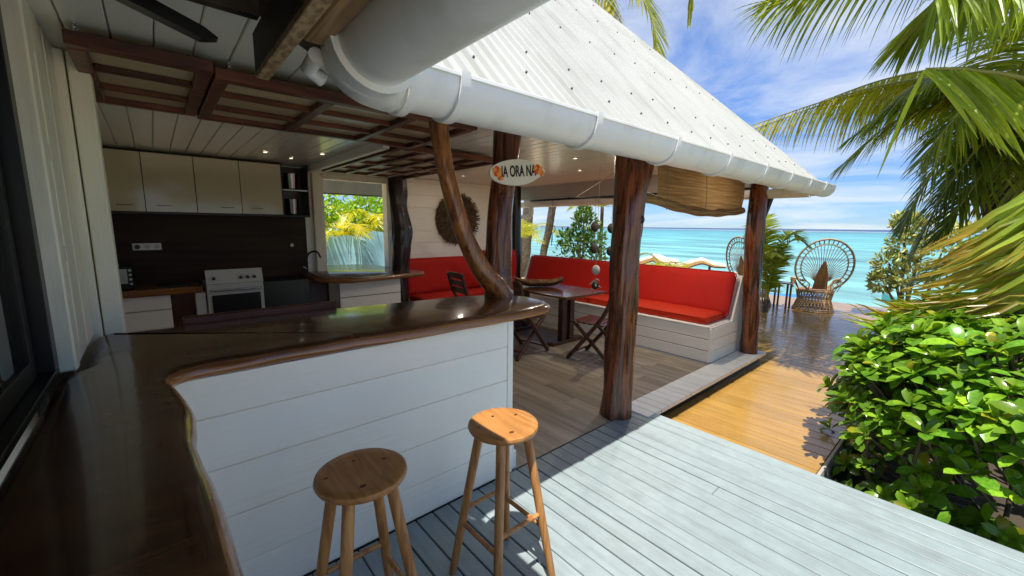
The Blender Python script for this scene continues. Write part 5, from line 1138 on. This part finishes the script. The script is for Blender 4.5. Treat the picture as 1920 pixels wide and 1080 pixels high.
# broken dry frond hanging low over the hedge
df = wthing('hanging_frond', 'broken green and brown palm frond hanging low over the hedge', 'palm frond', (4.7, -0.3, 1.2))
rp = spline([(5.9, -1.35, 4.5), (5.25, -0.95, 3.2), (4.85, -0.62, 2.35), (4.75, -0.52, 1.6), (4.68, -0.36, 1.34), (4.6, -0.05, 1.16), (4.5, 0.36, 0.95)], 48)
dfr = MB().tube(rp, [0.03 - 0.0005 * i for i in range(49)], 8).obj('frond', 'rachis', df, smooth=60)
rr_ = random.Random(5); J = MB(); made = 0
for i in range(150):
    t = rr_.random(); t = t ** 0.8
    p0 = Vector((4.74 + rr_.uniform(-.06, .1), -0.52 + 0.02 * t, 1.36 + 1.0 * t)); 
    if i % 4 == 0: q = rp[36 + rr_.randrange(0, 11)]; p0 = Vector(q)
    p1 = Vector((4.55 + rr_.uniform(-.12, .12), 0.30 + rr_.uniform(-.28, .22) - 0.16 * t, 0.95 + 0.50 * t + rr_.uniform(-.04, .05)))
    if i % 4 == 0: p1 = p0 + Vector((rr_.uniform(-.1, .1), rr_.uniform(.3, .6), rr_.uniform(-.25, -.02)))
    wd = rr_.uniform(.013, .026); gr = Vector((2.1, 2.05, 1.7)) * rr_.uniform(.7, 1.25); bw_ = Vector((2.7, 1.45, 1.3)) * rr_.uniform(.6, 1.1); turn = rr_.uniform(.45, .9)
    if rr_.random() < .12: gr = Vector((2.2, 1.5, 1.1)) * rr_.uniform(.7, 1.1)
    d = (p1 - p0); sd = d.cross(Vector((-1, 0.2, rr_.uniform(-.5, .5)))).normalized(); nn = sd.cross(d.normalized()); b = MB() if made < 110 else J; V = []; F = []; TT = []
    for k_ in range(8):
        u = k_ / 7; q = p0 + d * u - UP * 0.10 * math.sin(math.pi * u) * rr_.uniform(.5, 1.2) + nn * 0.02 * math.sin(u * 5 + i); w_ = wd * (1 - u ** 3) * (.6 + .4 * min(1, u * 5)) + .001
        V += [q - sd * w_, q - nn * w_ * .4, q + sd * w_]; f_ = max(0, min(1, (u - turn) * 4)); c_ = gr.lerp(bw_, f_); TT += [tuple(c_)] * 3
    for k_ in range(7):
        for j_ in (0, 1): F.append((3 * k_ + j_, 3 * k_ + 3 + j_, 3 * k_ + 4 + j_, 3 * k_ + 1 + j_))
    b.add(V, F); b.t[-len(V):] = TT
    if made < 110: b.obj('leaflet', 'frond', dfr); made += 1
stuff(J.obj('leaflets', 'frond', dfr))

def small_palm(label, base, h, nfr, L_, seed, col=(1, 1, 1), trunk_r=0.05, lean=(0, 0), up=0.7, Lmax=0.45, n=34, name='young_palm'):
    r = random.Random(seed); t = wthing(name, label, 'palm', base)
    c = Vector(base) + Vector((lean[0], lean[1], h)); palm_trunk(t, [base, (Vector(base) + c) / 2 + Vector((.03, .02, 0)), c], [trunk_r * 1.3, trunk_r, trunk_r])
    for i in range(nfr):
        a = i * 2.4 + r.uniform(-.4, .4); u = up * r.uniform(.5, 1.3); d = Vector((math.cos(a), math.sin(a), 0)); l_ = L_ * r.uniform(.8, 1.15)
        frond(t, [c, c + d * l_ * .3 + UP * u * l_ * .5, c + d * l_ * .7 + UP * u * l_ * .65, c + d * l_ * 1.05 + UP * (u * .65 - .25) * l_], n=n, Lmax=Lmax, wd=.014, droop=1.4, hang=.15, col=col, seed=seed * 31 + i, r0=.014)
    return t
small_palm('young upright palm behind the forked post', (9.6, 2.86, -0.4), 0.55, 7, 0.55, 41, (0.8, 0.95, .5), up=4.2, Lmax=0.36, n=70)
small_palm('small palm tip rising behind the red bench in front of the lagoon', (12.2, 6.6, -0.3), 0.35, 6, 0.85, 42, (1.3, 1.2, .7), up=1.2, Lmax=0.4)
small_palm('small palm with thin trunks at the right edge behind the hedge', (7.6, -0.3, -0.45), 1.45, 9, 0.9, 43, (0.9, 1.0, .7), trunk_r=0.06, up=0.4, Lmax=0.42)
small_palm('palm with bright fronds seen left of the opening behind the black post', (9.6, 10.6, -0.4), 1.6, 9, 1.5, 44, (1.25, 1.2, .7), up=0.5, Lmax=0.5)
small_palm('palm behind the leafy bush in the sea side opening', (10.3, 7.7, -0.4), 2.6, 8, 1.2, 45, (1.0, 1.1, .7), up=0.5, Lmax=0.5)
lt = wthing('bare_trunk', 'bare mossy trunk outside the sea side opening', 'tree', (10.0, 9.85, -0.4)); palm_trunk(lt, [(10.0, 9.95, -0.4), (10.0, 9.85, 0.7), (10.0, 9.62, 1.5), (10.0, 9.42, 2.6)], [0.15, 0.12, 0.12, 0.13]); 
tp_ = wthing('coconut_palm', 'tall coconut palm whose frond tips hang above the roof hip', 'palm', (11, 7.5, -0.4)); palm_trunk(tp_, [(11.2, 12.2, -0.5), (11.1, 11.4, 5), (11.0, 9.6, 10.6)], [0.25, 0.16, 0.16])
frond(tp_, [(11.0, 9.6, 10.6), (10.6, 8.8, 10.4), (10.3, 7.7, 9.3), (10.0, 6.8, 7.9), (10.0, 6.2, 6.85), (10.0, 5.95, 5.8)], n=90, Lmax=1.25, wd=.030, droop=.7, hang=.1, a0=30, a1=55, jit=.08, col=(1.2, 1.15, .75), seed=51)
frond(tp_, [(11.0, 9.6, 10.6), (10.5, 9.4, 10.2), (10.2, 8.6, 9.2), (10.0, 7.8, 8.0), (10.0, 7.3, 7.0), (10.0, 7.1, 6.3)], n=90, Lmax=1.25, wd=.030, droop=.7, hang=.2, a0=30, a1=55, jit=.08, col=(1.5, 1.3, .7), seed=52)
frond(tp_, [(11.0, 9.6, 10.6), (10.5, 9.8, 10.2), (10.2, 9.3, 9.2), (10.0, 8.7, 8.2), (10.0, 8.3, 7.2)], n=80, Lmax=1.2, wd=.030, droop=.7, hang=.2, col=(1.3, 1.2, .7), seed=55)
frond(tp_, [(11.0, 9.6, 10.6), (10.8, 7.8, 10.4), (10.3, 6.0, 9.4), (10.0, 5.25, 7.8), (10.0, 5.2, 6.35)], n=70, Lmax=0.55, wd=.026, droop=2.5, hang=1.9, col=(0.9, 0.9, .6), seed=53, jit=.06)
def leafy(label, name, base, centers, n, size, matname, seed, col=(1, 1, 1), cat='bush', stems=True):
    r = random.Random(seed); t = wthing(name, label, cat, base); b = MB()
    for i in range(n):
        c, rad = centers[r.randrange(len(centers))]; d = Vector((r.gauss(0, 1), r.gauss(0, 1), r.gauss(0, 1))).normalized(); p_ = Vector(c) + d * rad * (r.random() ** .35)
        o = (d + Vector((r.uniform(-.7, .7), r.uniform(-.7, .7), r.uniform(-.3, .9)))).normalized(); L_ = size * r.uniform(.7, 1.3); s_ = o.orthogonal().normalized(); s_ = Quaternion(o, r.uniform(0, 6.28)) @ s_; nn = s_.cross(o)
        t_ = r.uniform(.6, 1.4); tc = (col[0] * t_ * r.uniform(.9, 1.3), col[1] * t_, col[2] * t_)
        b.add([p_, p_ + o * L_ * .45 + s_ * L_ * .26 + nn * .02 * L_, p_ + o * L_ - nn * L_ * .12, p_ + o * L_ * .45 - s_ * L_ * .26 + nn * .02 * L_, p_ + o * L_ * .5 - nn * L_ * .08], [(0, 1, 4), (1, 2, 4), (2, 3, 4), (3, 0, 4)], tint=tc)
    stuff(b.obj('crown', matname, t))
    b = MB()
    for c, rad in centers: b.tube(spline([base, (Vector(base) + Vector(c)) / 2 + Vector((r.uniform(-.1, .1), r.uniform(-.1, .1), .05)), c], 8), [0.045 - .004 * i for i in range(9)], 7)
    b.obj('trunk', 'bark', t, smooth=60)
    return t
leafy('dense leafy bush beyond the sea side opening', 'bush', (9.0, 7.4, -0.4), [((9, 7.9, 0.7), .45), ((9.1, 7.2, 0.7), .5), ((9, 7.5, 1.2), .42), ((9, 7.3, 1.65), .35), ((9.1, 7.0, 1.3), .3), ((9.0, 7.85, 1.25), .3), ((9, 7.35, 1.95), .2), ((9.1, 6.9, .6), .4)], 1500, 0.13, 'bushleaf', 81)
leafy('pale leaved small tree at the water behind the dry frond', 'small_tree', (11.2, 0.85, -0.5), [((11, 1.2, 0.95), .25), ((11, 1.0, 1.3), .28), ((11.1, 0.7, 1.6), .32), ((11, 0.5, 1.2), .4), ((11.1, 1.05, 1.75), .2), ((11, 1.25, .6), .2), ((11.2, 0.1, 1.5), .4), ((11, 0.9, 0.75), .3)], 1700, 0.12, 'paleleaf', 82, (1.5, 1.4, 1.1), cat='tree')
# greenery outside the hatch
leafy('sunlit yellow green shrub behind the tarpaulin screen', 'bush', (3.0, 10.6, -0.4), [((2.2, 10.6, 1.6), .5), ((2.9, 10.8, 1.9), .5), ((3.6, 10.6, 1.7), .5), ((4.3, 10.7, 1.9), .5), ((5.0, 10.8, 1.7), .5), ((3.3, 11.0, 2.3), .5), ((4.6, 11, 2.4), .5), ((2.4, 11, 2.3), .5), ((5.5, 11, 2.2), .6), ((1.5, 11, 2.0), .6)], 3000, 0.16, 'bushleaf', 83, (3.6, 2.8, 1.2))
gp = small_palm('garden palm with dry arching frond outside the hatch', (3.4, 10.2, -0.4), 1.5, 9, 1.3, 46, (1.9, 1.6, .9), up=0.6, Lmax=0.5)
small_palm('garden palm with yellow green fronds right of the arching one', (4.5, 10.9, -0.4), 1.9, 9, 1.4, 47, (2.2, 1.9, .8), up=0.6, Lmax=0.5)

# hedge of glossy rosettes
hd = wthing('hedge', 'glossy bright green hedge beside the deck', 'hedge', (5.0, -0.5, -0.4))
def leaf_mesh(seed, bend, fold):
    r = random.Random(seed); V = []; n = 6
    for i in range(n + 1):
        t = i / n; w_ = 0.305 * (max(t, 0.001) ** 0.75) * (max(1 - t, 0) ** 0.42) * 1.55 + (0.012 if t < 1 else 0); z = -bend * t * t + 0.05 * math.sin(t * 3)
        V += [(-w_, t, z + fold * w_ + r.uniform(-.01, .01)), (0, t, z), (w_, t, z + fold * w_ + r.uniform(-.01, .01))]
    F = []
    for i in range(n):
        for j in (0, 1): F.append((3 * i + j, 3 * i + 1 + j, 3 * i + 4 + j, 3 * i + 3 + j))
    return V, F
LV = [leaf_mesh(s_, bnd, fd) for s_, bnd, fd in ((1, .22, .35), (2, .08, .5), (3, .35, .25), (4, .15, .2))]
cen = Vector((5.05, -0.62, 0.05)); rad = Vector((1.75, 1.25, 0.95)); r = random.Random(99); leaves = []; stems = MB()
def hp(u, v_):   # superellipsoid
    def sp_(a, e): return math.copysign(abs(a) ** e, a)
    e = 0.55
    return Vector((rad.x * sp_(math.cos(v_), e) * sp_(math.cos(u), e), rad.y * sp_(math.cos(v_), e) * sp_(math.sin(u), e), rad.z * sp_(math.sin(v_), e)))
cnt = 0
while cnt < 1150:
    u = r.uniform(-math.pi, math.pi); v_ = math.asin(r.uniform(-.95, 1.0)); q = hp(u, v_)
    nrm = Vector((q.x / rad.x ** 2, q.y / rad.y ** 2, q.z / rad.z ** 2)).normalized()
    if nrm.y < -0.5 and q.y < -0.9: continue
    lump = 1 + 0.13 * noise.noise(q * 2.3) + 0.05 * noise.noise(q * 6)
    dep = 1 - (r.random() ** 2) * 0.28
    c = cen + q * lump * dep
    if c.x < 3.34 and c.z < 0.05: c.x = 3.34
    if c.z < -0.36: continue
    low = max(0.0, min(1.0, (0.25 - (c.z)) / 0.5))
    if r.random() < low * 0.15: continue
    ax = (nrm * 0.8 + UP * 0.75 + Vector((r.uniform(-.4, .4), r.uniform(-.4, .4), r.uniform(-.2, .3)))).normalized(); n_l = r.randrange(6, 10); s1 = ax.orthogonal().normalized(); s2 = ax.cross(s1); ph = r.uniform(0, 6.28)
    size = r.uniform(.085, .18)
    stems.tube([c - ax * 0.22 - nrm * 0.12, c - ax * 0.02], [0.008, 0.006], 5)
    for i in range(n_l):
        a = ph + i * 2.4; el = R(18 + 62 * (1 - i / n_l) + r.uniform(-8, 8)); rd = s1 * math.cos(a) + s2 * math.sin(a)
        d = rd * math.sin(el) + ax * math.cos(el); nn = (ax * math.sin(el) - rd * math.cos(el)); xx = d.cross(nn).normalized(); L_ = size * (0.6 + 0.4 * (1 - i / n_l)) * r.uniform(.85, 1.15)
        M_ = Matrix(((xx.x, d.x, nn.x), (xx.y, d.y, nn.y), (xx.z, d.z, nn.z))); young = i / n_l
        b_ = r.uniform(.6, 1.2); tc = (b_ * (0.8 + 0.75 * young), b_ * (0.85 + 0.45 * young), b_)
        if r.random() < .05: tc = (2.6 * b_, 1.25 * b_, 1.0)
        leaves.append((c + d * 0.008, M_, L_, r.randrange(4), tc))
    cnt += 1
stuff(stems.obj('stems', 'stem', hd))
def vis_size(lf):
    c = lf[0]; dist = c.length; v_ = (c - Vector((0, 0, 1.62))); zc = v_.dot(fwd)
    if zc < .3: return 0
    px = v_.dot(right) / zc; py = v_.dot(down) / zc
    if abs(px) > 1.25 or abs(py) > .70: return 0
    facing = max(0.0, (c - cen).dot(Vector((-0.8, 0.1, 0.75)))) + 0.25
    return lf[2] / zc * min(facing, 1.0)
leaves.sort(key=vis_size, reverse=True)
LM = []
for vi in range(4):
    for cl in range(3):
        b = MB(); t_ = ((0.70, 0.80, 0.8), (1.15, 1.08, 0.9), (1.75, 1.35, 0.9))[cl]; b.add(LV[vi][0], LV[vi][1], tint=t_); LM.append(b.mesh('leaf', 'leaf', 75))
for c, M_, L_, vi, tc in leaves[:300]:
    cl = 0 if tc[0] < 0.9 else (1 if tc[0] < 1.15 else 2); o = link('leaf', LM[vi * 3 + cl], hd); mm = M_.to_4x4(); mm = Matrix.Translation(c) @ mm @ Matrix.Scale(L_, 4); o.matrix_basis = mm
b = MB()
for c, M_, L_, vi, tc in leaves[300:]: b.add([c + M_ @ (Vector(v_) * L_) for v_ in LV[vi][0]], LV[vi][1], tint=tc)
stuff(b.obj('foliage', 'leaf', hd, smooth=75))
b = MB()
for i in range(40):
    a = r.uniform(0, 6.28); p_ = Vector((r.uniform(3.6, 6.3), r.uniform(-1.5, 0.3), -0.42)); q = p_ + Vector((r.uniform(-.3, .3), r.uniform(-.3, .3), r.uniform(.7, 1.1))); b.tube(spline([p_, (p_ + q) / 2 + Vector((r.uniform(-.1, .1), r.uniform(-.1, .1), 0)), q], 5), [0.016, .014, .013, .012, .01, .008], 6)
b.obj('branches', 'stem', hd, smooth=60)

# place world-coordinate children under their roots
for o, l_ in ROOTS:
    inv = Matrix.Translation(-l_)
    for ch in o.children: ch.matrix_parent_inverse = inv
